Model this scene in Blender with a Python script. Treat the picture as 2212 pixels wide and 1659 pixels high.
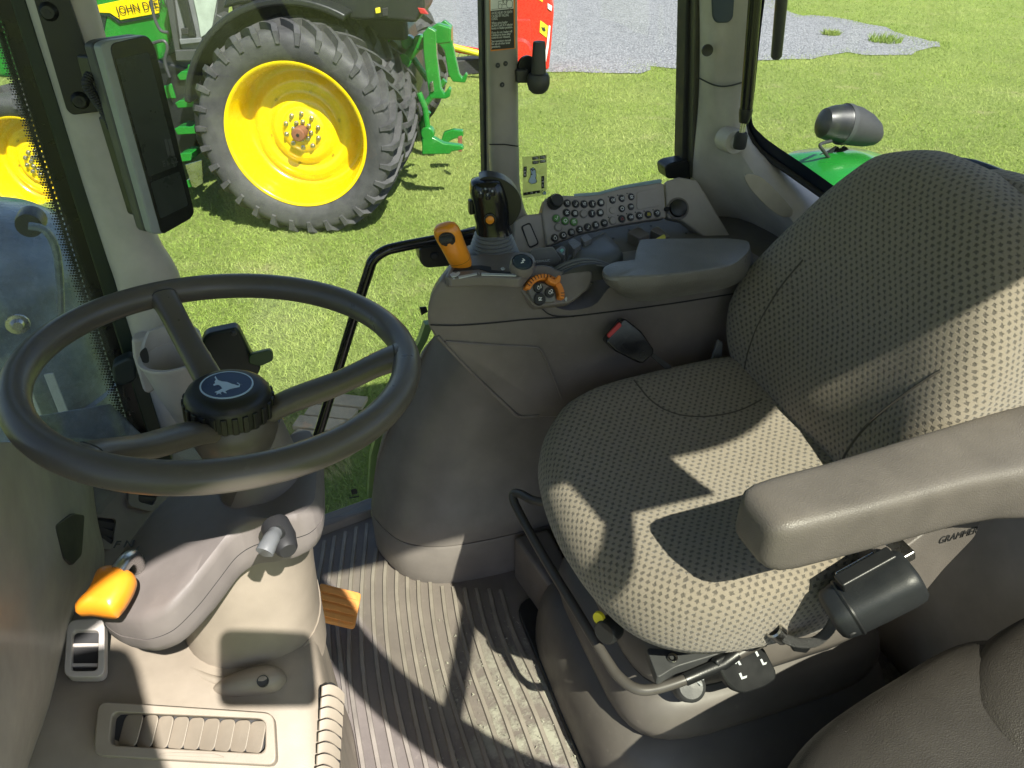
import bpy, bmesh, math, random
import numpy as np
from mathutils import Vector, Matrix
random.seed(7); rng = np.random.default_rng(7)
for o in list(bpy.data.objects): bpy.data.objects.remove(o)
SC = bpy.context.scene; COL = SC.collection
R = math.radians

# ---------------------------------------------------------------- camera, sky, sun, exposure
# world: x = rear of the cab, y = right-hand side of the cab, z = 0 on the cab floor; the lawn lies at z = G
G = -1.44
CAMZ, PITCH, YAW, FPX = 1.35, R(33.5), R(18.0), 1671.0
cam_d = bpy.data.cameras.new('camera'); cam = bpy.data.objects.new('camera', cam_d); COL.objects.link(cam)
cam.location = (0, 0, CAMZ); cam.rotation_euler = (math.pi/2 - PITCH, 0, -YAW)
cam_d.sensor_fit = 'HORIZONTAL'; cam_d.sensor_width = 36.0; cam_d.lens = 36.0*FPX/2212.0
cam_d.clip_start = 0.02; cam_d.clip_end = 2000
SC.camera = cam
SUN = Vector((-0.20, 0.82, -1.0)).normalized()           # direction the sunlight travels
w = bpy.data.worlds.new('World'); SC.world = w; w.use_nodes = True
nt = w.node_tree; bg = nt.nodes['Background']; sky = nt.nodes.new('ShaderNodeTexSky')
sky.sky_type = 'NISHITA'; sky.sun_disc = False
sky.sun_elevation = math.asin(-SUN.z); sky.sun_rotation = math.atan2(-SUN.x, -SUN.y)
sky.air_density = 1.0; sky.dust_density = 1.0
nt.links.new(sky.outputs[0], bg.inputs[0]); bg.inputs[1].default_value = 0.078
sl = bpy.data.lights.new('sun', 'SUN'); sl.energy = 5.0; sl.angle = R(0.5); sl.color = (1.0, 0.96, 0.90)
so = bpy.data.objects.new('sun', sl); COL.objects.link(so); so.rotation_euler = SUN.to_track_quat('-Z', 'Y').to_euler()
SC.view_settings.view_transform = 'Standard'; SC.view_settings.look = 'None'
SC.view_settings.exposure = 1.22; SC.view_settings.gamma = 1.0; SC.view_settings.use_curve_mapping = False
SC.render.engine = 'CYCLES'
SC.cycles.max_bounces = 7; SC.cycles.diffuse_bounces = 4; SC.cycles.glossy_bounces = 3; SC.cycles.transparent_max_bounces = 12

# ---------------------------------------------------------------- helpers
FWv = Vector((math.sin(YAW)*math.cos(PITCH), math.cos(YAW)*math.cos(PITCH), -math.sin(PITCH)))
RTv = Vector((math.cos(YAW), -math.sin(YAW), 0)); UPv = RTv.cross(FWv); O0 = Vector((0, 0, CAMZ))
def P(u, v, X=None, Y=None, Z=None, pl=None):
    """measured picture point + a known plane -> place in the world"""
    d = RTv*((u-1106)/FPX) + UPv*((829.5-v)/FPX) + FWv
    if X is not None: s = X/d.x
    elif Y is not None: s = Y/d.y
    elif Z is not None: s = (Z-CAMZ)/d.z
    else: s = (Vector(pl[0])-O0).dot(Vector(pl[1]))/d.dot(Vector(pl[1]))
    return O0 + d*s
def zz(x0, y0, k):            # coordinates read in an enlarged crop -> measured picture coordinates
    return lambda a, b: ((x0+a*k)*0.54004, (y0+b*k)*0.54004)
def V(*a): return Vector(a if len(a) > 1 else a[0])
def frame(n, hint=(0, 0, 1)):
    n = Vector(n).normalized(); x = Vector(hint).cross(n)
    if x.length < 1e-4: x = Vector((1, 0, 0)).cross(n)
    x.normalize(); return x, n.cross(x), n
def catmull(pts, k=6, closed=False):
    pts = [Vector(p) for p in pts]; n = len(pts); out = []
    rngi = range(n if closed else n-1)
    for i in rngi:
        if closed: a, b, c, d = pts[(i-1) % n], pts[i], pts[(i+1) % n], pts[(i+2) % n]
        else: a, b, c, d = pts[max(i-1, 0)], pts[i], pts[i+1], pts[min(i+2, n-1)]
        for j in range(k):
            t = j/k
            out.append(0.5*((2*b)+(c-a)*t+(2*a-5*b+4*c-d)*t*t+(3*b-a-3*c+d)*t**3))
    if not closed: out.append(pts[-1])
    return out
def fillet(pts, r, k=4):
    """round the corners of a closed polygon"""
    pts = [Vector(p) for p in pts]; n = len(pts); out = []
    for i in range(n):
        a, b, c = pts[i-1], pts[i], pts[(i+1) % n]
        da, dc = a-b, c-b; q = min(r, da.length*.45, dc.length*.45)
        p0 = b+da.normalized()*q; p1 = b+dc.normalized()*q
        for j in range(k+1):
            t = j/k; out.append(p0*(1-t)**2 + b*2*t*(1-t) + p1*t*t)
    return out
class MB:
    def __init__(s): s.v = []; s.f = []; s.uv = None
    def add(s, vs, fs):
        o = len(s.v); s.v += [Vector(x) for x in vs]; s.f += [tuple(i+o for i in f) for f in fs]; return s
    def box(s, c, d, M=None):
        c = Vector(c); vs = []
        for sx in (-1, 1):
            for sy in (-1, 1):
                for sz in (-1, 1):
                    p = Vector((sx*d[0]/2, sy*d[1]/2, sz*d[2]/2)); vs.append(c + (M @ p if M else p))
        return s.add(vs, [(0, 1, 3, 2), (4, 6, 7, 5), (0, 4, 5, 1), (2, 3, 7, 6), (0, 2, 6, 4), (1, 5, 7, 3)])
    def prism(s, pts, n, depth):
        """outline pts (any winding) given its thickness going along -n"""
        pts = [Vector(p) for p in pts]; n = Vector(n).normalized()
        nn = Vector((0, 0, 0)); k = len(pts)
        for i in range(k): nn += pts[i].cross(pts[(i+1) % k])
        if nn.dot(n) < 0: pts = pts[::-1]
        b = [p - n*depth for p in pts]
        return s.add(pts+b, [tuple(range(k)), tuple(range(2*k-1, k-1, -1))] + [(i, i+k, (i+1) % k+k, (i+1) % k) for i in range(k)])
    def tube(s, pts, r, seg=12, closed=False, caps=True):
        pts = [Vector(p) for p in pts]; n = len(pts); rs = r if isinstance(r, (list, tuple)) else [r]*n
        t0 = (pts[1]-pts[0]).normalized(); x = frame(t0, (0.1, 0.3, 1))[0]; rings = []
        for i in range(n):
            if closed: t = (pts[(i+1) % n]-pts[i-1]).normalized()
            else: t = (pts[min(i+1, n-1)]-pts[max(i-1, 0)]).normalized()
            x = (x - t*x.dot(t)).normalized(); y = t.cross(x)
            rings.append([pts[i]+(x*math.cos(a)+y*math.sin(a))*rs[i] for a in [2*math.pi*j/seg for j in range(seg)]])
        return s.loft(rings, caps and not closed, closed)
    def loft(s, rings, caps=True, wrap=False):
        m = len(rings[0]); vs = [p for r_ in rings for p in r_]; fs = []; n = len(rings)
        for i in range(n if wrap else n-1):
            a, b = i*m, ((i+1) % n)*m
            for j in range(m): fs.append((a+j, a+(j+1) % m, b+(j+1) % m, b+j))
        if caps: fs.append(tuple(range(m-1, -1, -1))); fs.append(tuple((n-1)*m+j for j in range(m)))
        return s.add(vs, fs)
    def lathe(s, prof, o, ax, seg=32, caps=False):
        x, y, z = frame(ax, (0.13, 0.2, 1)); o = Vector(o)
        return s.loft([[o+z*h+(x*math.cos(a)+y*math.sin(a))*max(r_, 1e-4) for a in [2*math.pi*j/seg for j in range(seg)]] for r_, h in prof], caps)
    def grid(s, rows):
        m = len(rows[0]); n = len(rows)
        return s.add([p for r_ in rows for p in r_], [(i*m+j, i*m+j+1, (i+1)*m+j+1, (i+1)*m+j) for i in range(n-1) for j in range(m-1)])
    def mesh(s, name):
        me = bpy.data.meshes.new(name); me.from_pydata([tuple(p) for p in s.v], [], s.f)
        bm = bmesh.new(); bm.from_mesh(me); bmesh.ops.recalc_face_normals(bm, faces=bm.faces)
        if s.uv:
            L = bm.loops.layers.uv.new('UVMap'); bm.verts.ensure_lookup_table()
            for f in bm.faces:
                for l in f.loops: l[L].uv = s.uv[l.vert.index]
        bm.to_mesh(me); bm.free(); return me
    def build(s, name, mat, parent=None, smooth=True, ang=38, bevel=0, bseg=2, sub=0, solid=0):
        me = s.mesh(name); return link(name, me, mat, parent, smooth, ang, bevel, bseg, sub, solid)
def link(name, me, mat, parent=None, smooth=True, ang=38, bevel=0, bseg=2, sub=0, solid=0):
    me.materials.clear(); me.materials.append(mat)
    if smooth:
        me.polygons.foreach_set('use_smooth', [True]*len(me.polygons))
        if not sub: me.set_sharp_from_angle(angle=R(ang))
    o = bpy.data.objects.new(name, me); COL.objects.link(o)
    if parent: setp(o, parent)
    if solid:          # sheet thickness always goes away from the side we look at
        q = sum((p.normal.dot(O0-p.center)*p.area for p in me.polygons))
        if q < 0: me.flip_normals()
        m = o.modifiers.new('thick', 'SOLIDIFY'); m.thickness = abs(solid); m.offset = -1 if solid > 0 else 1
    if bevel:
        m = o.modifiers.new('bevel', 'BEVEL'); m.width = bevel; m.segments = bseg; m.limit_method = 'ANGLE'; m.angle_limit = R(32); m.harden_normals = True
    if sub:
        m = o.modifiers.new('sub', 'SUBSURF'); m.levels = sub; m.render_levels = sub
    return o
PW = {}
def setp(o, p):
    """a child whose mesh is in world space (or in its root's own space when the root is registered as local)"""
    o.parent = p; o.matrix_parent_inverse = PW.get(p.name, Matrix()).inverted(); PW[o.name] = Matrix()
def thing(name, label, cat, loc=(0, 0, 0), group=None):
    o = bpy.data.objects.new(name, None); COL.objects.link(o); o.location = loc; o.empty_display_size = 0.05
    o['label'] = label; o['category'] = cat
    if group: o['group'] = group
    PW[o.name] = Matrix.Translation(Vector(loc)); return o
def tag(o, label, cat, group=None, kind=None):
    o['label'] = label; o['category'] = cat
    if group: o['group'] = group
    if kind: o['kind'] = kind
    PW[o.name] = Matrix(); return o
def sub_of(o, p):
    """sub-part whose mesh is in world space, under a part"""
    setp(o, p); return o
def text(s, org, ex, ey, size, mat, parent, name='lettering', align='LEFT', depth=0.0003, sx=1.0, shear=0.0):
    cu = bpy.data.curves.new(name, 'FONT'); cu.body = s; cu.size = size; cu.align_x = align; cu.align_y = 'CENTER'; cu.extrude = depth; cu.shear = shear
    cu.resolution_u = 3
    t = bpy.data.objects.new(name, cu); COL.objects.link(t)
    dg = bpy.context.evaluated_depsgraph_get(); me = bpy.data.meshes.new_from_object(t.evaluated_get(dg)); bpy.data.objects.remove(t)
    ex = Vector(ex).normalized(); ey = Vector(ey); ey = (ey-ex*ey.dot(ex)).normalized(); ez = ex.cross(ey); ex = ex*sx
    M = Matrix(((ex.x, ey.x, ez.x, org[0]), (ex.y, ey.y, ez.y, org[1]), (ex.z, ey.z, ez.z, org[2]), (0, 0, 0, 1)))
    me.transform(M); me.name = name
    return link(name, me, mat, parent, smooth=False)
def px_poly(pts, pl): return [P(u, v, pl=pl) for u, v in pts]
def pillow(outline, prof, O, ex, ey, en, bump=None, seg=72):
    """upholstered pad: closed outline in (a,b), profile [(scale,height)], bump(a,b)"""
    O, ex, ey, en = Vector(O), Vector(ex), Vector(ey), Vector(en)
    out = catmull([Vector((a, b, 0)) for a, b in outline], max(2, seg//len(outline)), True); m = len(out)
    mb = MB(); uv = []; cum = [0]*m; prev = [Vector((0, 0, prof[0][1]+(bump(0, 0) if bump else 0)))]*m; rings = []
    ntop = max(i for i in range(len(prof)) if prof[i][0] >= max(p[0] for p in prof)-1e-6)
    for k, (sc, h) in enumerate(prof):
        ring = []
        for j in range(m):
            p = out[j]*sc; hh = h + ((bump(p.x, p.y)*(1 if sc < .9 or k <= ntop else 0)) if bump else 0)
            q = Vector((p.x, p.y, hh)); cum[j] += (q-prev[j]).length if k else 0
            prev[j] = q if True else 0
            d = out[j].normalized(); uv.append((d.x*(cum[j]+out[j].length*prof[0][0]), d.y*(cum[j]+out[j].length*prof[0][0])))
            ring.append(O+ex*q.x+ey*q.y+en*q.z)
        prev = list(prev); rings.append(ring)
    mb.loft(rings, True); mb.uv = uv
    def H(a, b):
        r_ = math.hypot(a, b); th = math.atan2(b, a)
        best = min(out, key=lambda p: abs((math.atan2(p.y, p.x)-th+math.pi) % (2*math.pi)-math.pi)); sc = r_/best.length
        h = prof[0][1]
        for i in range(ntop):
            if prof[i][0] <= sc <= prof[i+1][0]:
                t = (sc-prof[i][0])/(prof[i+1][0]-prof[i][0]); h = prof[i][1]*(1-t)+prof[i+1][1]*t
        return O+ex*a+ey*b+en*(h+(bump(a, b) if bump else 0))
    return mb, H
def copy_tree(o, parent=None, M=None):
    c = o.copy(); COL.objects.link(c); c.parent = parent
    if M is not None: c.matrix_basis = M @ c.matrix_basis
    for ch in list(o.children): copy_tree(ch, c)
    return c

# ---------------------------------------------------------------- materials
MATS = {}
def newmat(name):
    m = bpy.data.materials.new(name); m.use_nodes = True; MATS[name] = m
    n = m.node_tree; return m, n, n.nodes['Principled BSDF'], n.links
def node(n, t, **k):
    x = n.nodes.new(t)
    for a, b in k.items(): setattr(x, a, b)
    return x
def mth(n, op, a, b=None, c=None, clamp=False):
    x = n.nodes.new('ShaderNodeMath'); x.operation = op; x.use_clamp = clamp
    for i, q in enumerate((a, b, c)):
        if q is None: continue
        if hasattr(q, 'is_linked') or hasattr(q, 'links'): n.links.new(q, x.inputs[i])
        else: x.inputs[i].default_value = q
    return x.outputs[0]
def mix(n, f, a, b):
    x = n.nodes.new('ShaderNodeMix'); x.data_type = 'RGBA'
    for i, q in ((0, f), (6, a), (7, b)):
        if hasattr(q, 'links'): n.links.new(q, x.inputs[i])
        elif isinstance(q, (tuple, list)): x.inputs[i].default_value = (*q[:3], 1)
        else: x.inputs[i].default_value = q
    return x.outputs[2]
def noise(n, co, scale, detail=3, rough=.6):
    x = n.nodes.new('ShaderNodeTexNoise'); x.inputs['Scale'].default_value = scale; x.inputs['Detail'].default_value = detail; x.inputs['Roughness'].default_value = rough
    if co is not None: n.links.new(co, x.inputs['Vector'])
    return x.outputs['Fac']
def ramp(n, f, a, b, lo=0.0, hi=1.0):
    x = n.nodes.new('ShaderNodeMapRange'); x.clamp = True
    n.links.new(f, x.inputs[0]); x.inputs[1].default_value = a; x.inputs[2].default_value = b; x.inputs[3].default_value = lo; x.inputs[4].default_value = hi
    return x.outputs[0]
def bumpn(n, h, strength, dist, prev=None):
    x = n.nodes.new('ShaderNodeBump'); x.inputs['Strength'].default_value = strength; x.inputs['Distance'].default_value = dist
    n.links.new(h, x.inputs['Height'])
    if prev is not None: n.links.new(prev, x.inputs['Normal'])
    return x.outputs[0]
def plastic(name, col, rough=.5, grain=900, gs=.25, gd=.0004, var=.17, dust=0, dustcol=(.45, .40, .33), spec=.5, metal=0, coat=0):
    """moulded / painted surface with fine grain, slight mottling and optional settled dust specks"""
    m, n, b, L = newmat(name); co = node(n, 'ShaderNodeNewGeometry').outputs['Position']
    big = noise(n, co, 9, 4); c = mix(n, ramp(n, big, .3, .7), tuple(x*(1-var) for x in col), tuple(min(1, x*(1+var)) for x in col))
    if dust:
        dm = ramp(n, noise(n, co, 55, 6, .75), .62-.12*dust, .80, 0, dust); c = mix(n, dm, c, dustcol)
    L.new(c, b.inputs['Base Color']); b.inputs['Metallic'].default_value = metal; b.inputs['Specular IOR Level'].default_value = spec
    L.new(ramp(n, noise(n, co, 30, 4), .3, .7, rough-.07, rough+.08), b.inputs['Roughness'])
    if coat: b.inputs['Coat Weight'].default_value = coat; b.inputs['Coat Roughness'].default_value = .08
    if grain:
        v = n.nodes.new('ShaderNodeTexVoronoi'); v.inputs['Scale'].default_value = grain; L.new(co, v.inputs['Vector'])
        L.new(bumpn(n, v.outputs['Distance'], gs, gd), b.inputs['Normal'])
    return m
BEIGE_SHADED = plastic('beige_shaded_wall', (.27, .248, .228), .5)  # darker copy of the trim beige; the wall's shade is in the colour
BEIGE = plastic('beige_trim', (.45, .41, .375), .52)
CREAM = plastic('cream_cowl', (.262, .222, .172), .48, dust=.15)
TAUPE = plastic('taupe_console', (.158, .138, .128), .42, dust=.18)
PANEL_LIT = plastic('panel_taupe_lit', (.33, .295, .272), .46)  # console taupe made lighter; skylight on the panel is in the colour
TAUPE2 = plastic('taupe_armrest', (.155, .147, .140), .34, grain=420, gs=.6, gd=.0008)
ARMM = plastic('armrest_vinyl', (.108, .096, .088), .5, grain=520, gs=.5, gd=.0007)
SLATE = plastic('slate_base', (.178, .160, .154), .46)
SHROUD = plastic('column_shroud', (.172, .151, .140), .56, dust=.1)
WHEELM = plastic('wheel_rubber', (.092, .080, .068), .34, grain=1100, gs=.15, dust=.12)
BLACK = plastic('black_plastic', (.012, .013, .014), .38, grain=700, gs=.2, var=.2)
BLACKR = plastic('black_rubber', (.018, .018, .019), .62, grain=0, var=.2)
BLACKG = plastic('black_gloss', (.010, .010, .012), .16, grain=0)
DKGREEN = plastic('dark_seal', (.012, .022, .016), .4, grain=0)
FRIT = plastic('windscreen_frit', (.006, .006, .006), .3, grain=0)
GREYM = plastic('grey_monitor', (.26, .28, .28), .38, grain=0)
DGREY = plastic('dark_grey_plastic', (.045, .047, .048), .5, grain=600)
MIDG = plastic('mid_grey_plastic', (.14, .145, .15), .42)
STEEL = plastic('steel', (.55, .54, .52), .28, grain=0, metal=1)
ORANGE = plastic('orange_knob', (.78, .27, .015), .33, grain=0, coat=.3)
ORANGE2 = plastic('orange_dial', (.74, .23, .025), .42, grain=500)
PEDAL = plastic('orange_pedal', (.72, .31, .08), .5, grain=0, dust=.35)
GREENP = plastic('green_paint', (.012, .17, .020), .22, grain=0, coat=.5, var=.12, dust=.16, dustcol=(.2, .24, .12))
YELLOWP = plastic('yellow_paint', (.78, .56, .002), .24, grain=0, coat=.5, var=.07, dust=.10, dustcol=(.42, .34, .12))
REDP = plastic('red_paint', (.72, .02, .015), .28, grain=0, coat=.4)
WHITEP = plastic('white_print', (.78, .78, .76), .5, grain=0)
BLUEPR = plastic('emblem_blue', (.012, .03, .07), .2, grain=0)
PALEBL = plastic('emblem_pale', (.45, .58, .70), .3, grain=0)
TYREM = plastic('tyre_rubber', (.050, .050, .050), .68, grain=160, gs=.3, gd=.003, var=.3, dust=.55, dustcol=(.16, .145, .125))
REDB = plastic('red_button', (.40, .02, .02), .4, grain=0)
YELB = plastic('yellow_tab', (.70, .60, .03), .4, grain=0)
GRNB = plastic('green_button', (.10, .26, .06), .45, grain=0)
RUST = plastic('rusty_steel', (.20, .075, .035), .75, grain=300, gs=.5, gd=.002, var=.35)
GREYPR = plastic('grey_print', (.42, .45, .47), .5, grain=0)
EXH = plastic('dusty_skylit_metal', (.17, .205, .245), .26, grain=60, gs=.2, gd=.002, var=.55, dust=.75, dustcol=(.40, .43, .45))  # real dust, plus base lightened and blued for sunlight and sky sheen
WOOD = plastic('pale_wood', (.30, .25, .16), .7, grain=150, gs=.4, gd=.003)
BRAID = plastic('braided_hose', (.10, .10, .10), .45, grain=900, gs=1.0, gd=.002, metal=.5)
def fabric():
    m, n, b, L = newmat('seat_fabric')
    uv0 = node(n, 'ShaderNodeUVMap').outputs[0]; nz = node(n, 'ShaderNodeTexNoise'); nz.inputs['Scale'].default_value = 14; nz.inputs['Detail'].default_value = 2; L.new(uv0, nz.inputs['Vector'])
    vs = node(n, 'ShaderNodeVectorMath', operation='MULTIPLY_ADD'); L.new(nz.outputs['Color'], vs.inputs[0]); vs.inputs[1].default_value = (.010, .010, 0); L.new(uv0, vs.inputs[2]); uv = vs.outputs[0]; sp = node(n, 'ShaderNodeSeparateXYZ'); L.new(uv, sp.inputs[0])
    u = mth(n, 'DIVIDE', sp.outputs[0], .0126); v = mth(n, 'DIVIDE', sp.outputs[1], .0082)
    row = mth(n, 'FLOOR', v); u2 = mth(n, 'ADD', u, mth(n, 'MULTIPLY', mth(n, 'FLOORED_MODULO', row, 2.0), .5))
    wob = mth(n, 'MULTIPLY', mth(n, 'SUBTRACT', noise(n, uv, 260, 2), .5), .55)
    fu = mth(n, 'ABSOLUTE', mth(n, 'ADD', mth(n, 'SUBTRACT', mth(n, 'FRACT', u2), .5), wob)); fv = mth(n, 'ABSOLUTE', mth(n, 'ADD', mth(n, 'SUBTRACT', mth(n, 'FRACT', v), .5), wob))
    d = mth(n, 'MAXIMUM', mth(n, 'DIVIDE', fu, .23), mth(n, 'DIVIDE', fv, .34))
    mask = ramp(n, d, .65, 1.1, 1, 0)
    thread = node(n, 'ShaderNodeTexWave', wave_type='BANDS', bands_direction='DIAGONAL'); thread.inputs['Scale'].default_value = 260; thread.inputs['Distortion'].default_value = 2.0; thread.inputs['Detail'].default_value = 1
    L.new(uv, thread.inputs['Vector'])
    fine = noise(n, uv, 1400, 2)
    base = mix(n, ramp(n, fine, .3, .7), (.180, .152, .119), (.300, .262, .210)); base = mix(n, mth(n, 'MULTIPLY', thread.outputs['Fac'], .30), base, (.20, .175, .14))
    wear = ramp(n, noise(n, uv, 6, 4), .35, .7); base = mix(n, mth(n, 'MULTIPLY', wear, .2), base, (.22, .20, .17))
    c = mix(n, mth(n, 'MULTIPLY', mask, .78), base, (.066, .060, .052)); L.new(c, b.inputs['Base Color'])
    b.inputs['Roughness'].default_value = .95; b.inputs['Specular IOR Level'].default_value = .15; b.inputs['Sheen Weight'].default_value = .25; b.inputs['Sheen Roughness'].default_value = .5
    h = mth(n, 'SUBTRACT', mth(n, 'MULTIPLY', thread.outputs['Fac'], .25), mth(n, 'MULTIPLY', mask, 1.0)); h = mth(n, 'ADD', h, mth(n, 'MULTIPLY', fine, .5))
    L.new(bumpn(n, h, .9, .0012), b.inputs['Normal']); return m
FABRIC = fabric()
def matfloor():
    m, n, b, L = newmat('floor_mat'); co = node(n, 'ShaderNodeNewGeometry').outputs['Position']
    big = noise(n, co, 5, 6, .65); c = mix(n, ramp(n, big, .3, .7), (.125, .108, .101), (.185, .160, .146))
    mud = noise(n, co, 16, 8, .72); sp = node(n, 'ShaderNodeSeparateXYZ'); L.new(co, sp.inputs[0])
    near = ramp(n, mth(n, 'ADD', sp.outputs[1], mth(n, 'MULTIPLY', big, .3)), 1.02, 1.22, 1, 0)
    near = mth(n, 'MULTIPLY', near, ramp(n, sp.outputs[0], .12, .26))
    mm = mth(n, 'MULTIPLY', ramp(n, mud, .44, .58), near); c = mix(n, mth(n, 'MULTIPLY', mm, .75), c, (.36, .36, .30))
    sm = ramp(n, noise(n, co, 40, 8, .8), .58, .72); c = mix(n, mth(n, 'MULTIPLY', sm, .35), c, (.34, .30, .25))
    L.new(c, b.inputs['Base Color']); b.inputs['Roughness'].default_value = .6
    L.new(bumpn(n, mth(n, 'ADD', mm, mth(n, 'MULTIPLY', noise(n, co, 90, 6), .3)), .5, .004), b.inputs['Normal']); return m
MATF = matfloor()
RIBM = plastic('mat_rib', (.225, .20, .175), .6, grain=0, var=.25, dust=.3)
def lawn():
    m, n, b, L = newmat('lawn_ground'); co = node(n, 'ShaderNodeNewGeometry').outputs['Position']
    f1 = noise(n, co, .7, 6, .65); f2 = noise(n, co, 14, 8, .8)
    mp = node(n, 'ShaderNodeMapping'); mp.inputs['Scale'].default_value = (60, 25, 1); L.new(co, mp.inputs[0]); f3 = noise(n, mp.outputs[0], 1.0, 6, .8)
    c = mix(n, ramp(n, f2, .3, .7), (.10, .165, .026), (.32, .40, .10)); c = mix(n, ramp(n, f1, .48, .75, 0, .6), c, (.30, .36, .09))
    c = mix(n, ramp(n, f3, .40, .72, 0, .75), c, (.36, .41, .14)); dry = ramp(n, noise(n, co, 1.6, 6, .7), .60, .74, 0, .6); c = mix(n, dry, c, (.42, .38, .20))
    L.new(c, b.inputs['Base Color']); b.inputs['Roughness'].default_value = .9; b.inputs['Specular IOR Level'].default_value = .1
    L.new(bumpn(n, mth(n, 'ADD', f2, f3), 1.0, .04), b.inputs['Normal']); return m
LAWN = lawn()
def blades():
    m, n, b, L = newmat('grass_blades'); g = node(n, 'ShaderNodeNewGeometry'); co = g.outputs['Position']
    r_ = noise(n, co, 90, 2, .5); f1 = noise(n, co, .8, 5, .65)
    c = mix(n, ramp(n, r_, .3, .7), (.16, .26, .036), (.46, .56, .135)); c = mix(n, ramp(n, f1, .42, .68, 0, .75), c, (.48, .52, .19)); c = mix(n, ramp(n, noise(n, co, 2.3, 6, .75), .60, .72, 0, .85), c, (.52, .44, .25)); c = mix(n, ramp(n, noise(n, co, .35, 3, .5), .40, .62, .35, 0), c, (.10, .20, .03))
    L.new(c, b.inputs['Base Color']); b.inputs['Roughness'].default_value = .7; b.inputs['Specular IOR Level'].default_value = .2
    b.inputs['Subsurface Weight'].default_value = 0
    tr = node(n, 'ShaderNodeBsdfTranslucent'); L.new(c, tr.inputs[0]); ms = node(n, 'ShaderNodeMixShader'); ms.inputs[0].default_value = .35
    L.new(b.outputs[0], ms.inputs[1]); L.new(tr.outputs[0], ms.inputs[2]); L.new(ms.outputs[0], n.nodes['Material Output'].inputs[0]); return m
BLADE = blades()
def gravelm():
    m, n, b, L = newmat('gravel'); co = node(n, 'ShaderNodeNewGeometry').outputs['Position']
    v = n.nodes.new('ShaderNodeTexVoronoi'); v.inputs['Scale'].default_value = 26; L.new(co, v.inputs['Vector'])
    sp = node(n, 'ShaderNodeSeparateColor'); L.new(v.outputs['Color'], sp.inputs[0])
    c = mix(n, sp.outputs[0], (.17, .178, .19), (.36, .365, .375)); c = mix(n, ramp(n, noise(n, co, 1.2, 6, .7), .4, .7, 0, .5), c, (.33, .335, .34))
    c = mix(n, ramp(n, v.outputs['Distance'], .45, .8, 0, .6), c, (.09, .09, .095))
    L.new(c, b.inputs['Base Color']); b.inputs['Roughness'].default_value = .85
    L.new(bumpn(n, mth(n, 'SUBTRACT', sp.outputs[1], v.outputs['Distance']), 1.0, .03), b.inputs['Normal']); return m
GRAVEL = gravelm()
STONE = plastic('gravel_stone', (.28, .29, .30), .85, grain=0, var=.5)
def glass(name, tint, dirt=.02, dirtcol=(.5, .5, .45)):
    """thin tinted pane: clear with a Fresnel reflection and faint dust"""
    m, n, b, L = newmat(name); n.nodes.remove(b)
    t = node(n, 'ShaderNodeBsdfTransparent'); t.inputs[0].default_value = (*tint, 1)
    g = node(n, 'ShaderNodeBsdfGlossy'); g.inputs['Roughness'].default_value = .01; ge_ = node(n, 'ShaderNodeNewGeometry'); vm = node(n, 'ShaderNodeVectorMath', operation='DOT_PRODUCT'); L.new(ge_.outputs['Normal'], vm.inputs[0]); L.new(ge_.outputs['Incoming'], vm.inputs[1])
    fr = mth(n, 'ADD', mth(n, 'MULTIPLY', mth(n, 'POWER', mth(n, 'SUBTRACT', 1.0, mth(n, 'ABSOLUTE', vm.outputs['Value'])), 5.0), .96), .035)
    m1 = node(n, 'ShaderNodeMixShader'); L.new(fr, m1.inputs[0]); L.new(t.outputs[0], m1.inputs[1]); L.new(g.outputs[0], m1.inputs[2])
    d = node(n, 'ShaderNodeBsdfDiffuse'); d.inputs[0].default_value = (*dirtcol, 1); co = node(n, 'ShaderNodeNewGeometry').outputs['Position']
    m2 = node(n, 'ShaderNodeMixShader'); L.new(ramp(n, noise(n, co, 9, 8, .75), .45, .8, dirt*.3, dirt*3), m2.inputs[0]); L.new(m1.outputs[0], m2.inputs[1]); L.new(d.outputs[0], m2.inputs[2])
    L.new(m2.outputs[0], n.nodes['Material Output'].inputs[0]); return m
GLASS = glass('window_glass', (.945, .96, .945), .03); GLASSG = glass('green_tinted_glass', (.93, .935, .86)); WSCREEN = glass('windscreen_glass', (.92, .95, .95), .07)
def sticker_clear():
    m, n, b, L = newmat('clear_yellow_film'); b.inputs['Base Color'].default_value = (.70, .72, .30, 1); b.inputs['Roughness'].default_value = .5
    t = node(n, 'ShaderNodeBsdfTransparent'); ms = node(n, 'ShaderNodeMixShader'); ms.inputs[0].default_value = .42
    L.new(t.outputs[0], ms.inputs[1]); L.new(b.outputs[0], ms.inputs[2]); L.new(ms.outputs[0], n.nodes['Material Output'].inputs[0]); return m
FILM = sticker_clear()
SCREEN = plastic('dark_screen', (.010, .013, .011), .22, grain=0)
SCREENI = plastic('screen_glass', (.020, .027, .023), .30, grain=0)

# ================================================================ the ground outside
gnd = MB(); gnd.grid([[V(x, y, G) for x in (-400, -40, -6, 0, 4, 9, 16, 40, 400)] for y in (-400, -40, -2, 2, 5, 8, 12, 18, 30, 400)])
o = gnd.build('ground', LAWN, smooth=False); o['kind'] = 'structure'; o['label'] = 'sunlit mown lawn with yellowed patches'; o['category'] = 'lawn'
GE = [(860, 40), (1000, 150), (1120, 156), (1300, 157), (1480, 150), (1650, 130), (1780, 122), (1880, 116), (1985, 111), (2052, 96), (1975, 82), (1905, 62), (1850, 46), (1770, 33), (1705, 26), (1690, 5), (1720, -60), (1500, -180), (700, -180), (600, -60)]
ge = []
for i, (u, v) in enumerate(GE):
    a = P(u, v, Z=G); b = P(*GE[(i+1) % len(GE)], Z=G); k = max(1, int((b-a).length/.35)) if i < 15 else 3
    for j in range(k):
        q = a.lerp(b, j/k); ge.append(V(q.x+rng.normal(0, .16), q.y+rng.normal(0, .16), G+.012))
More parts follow.
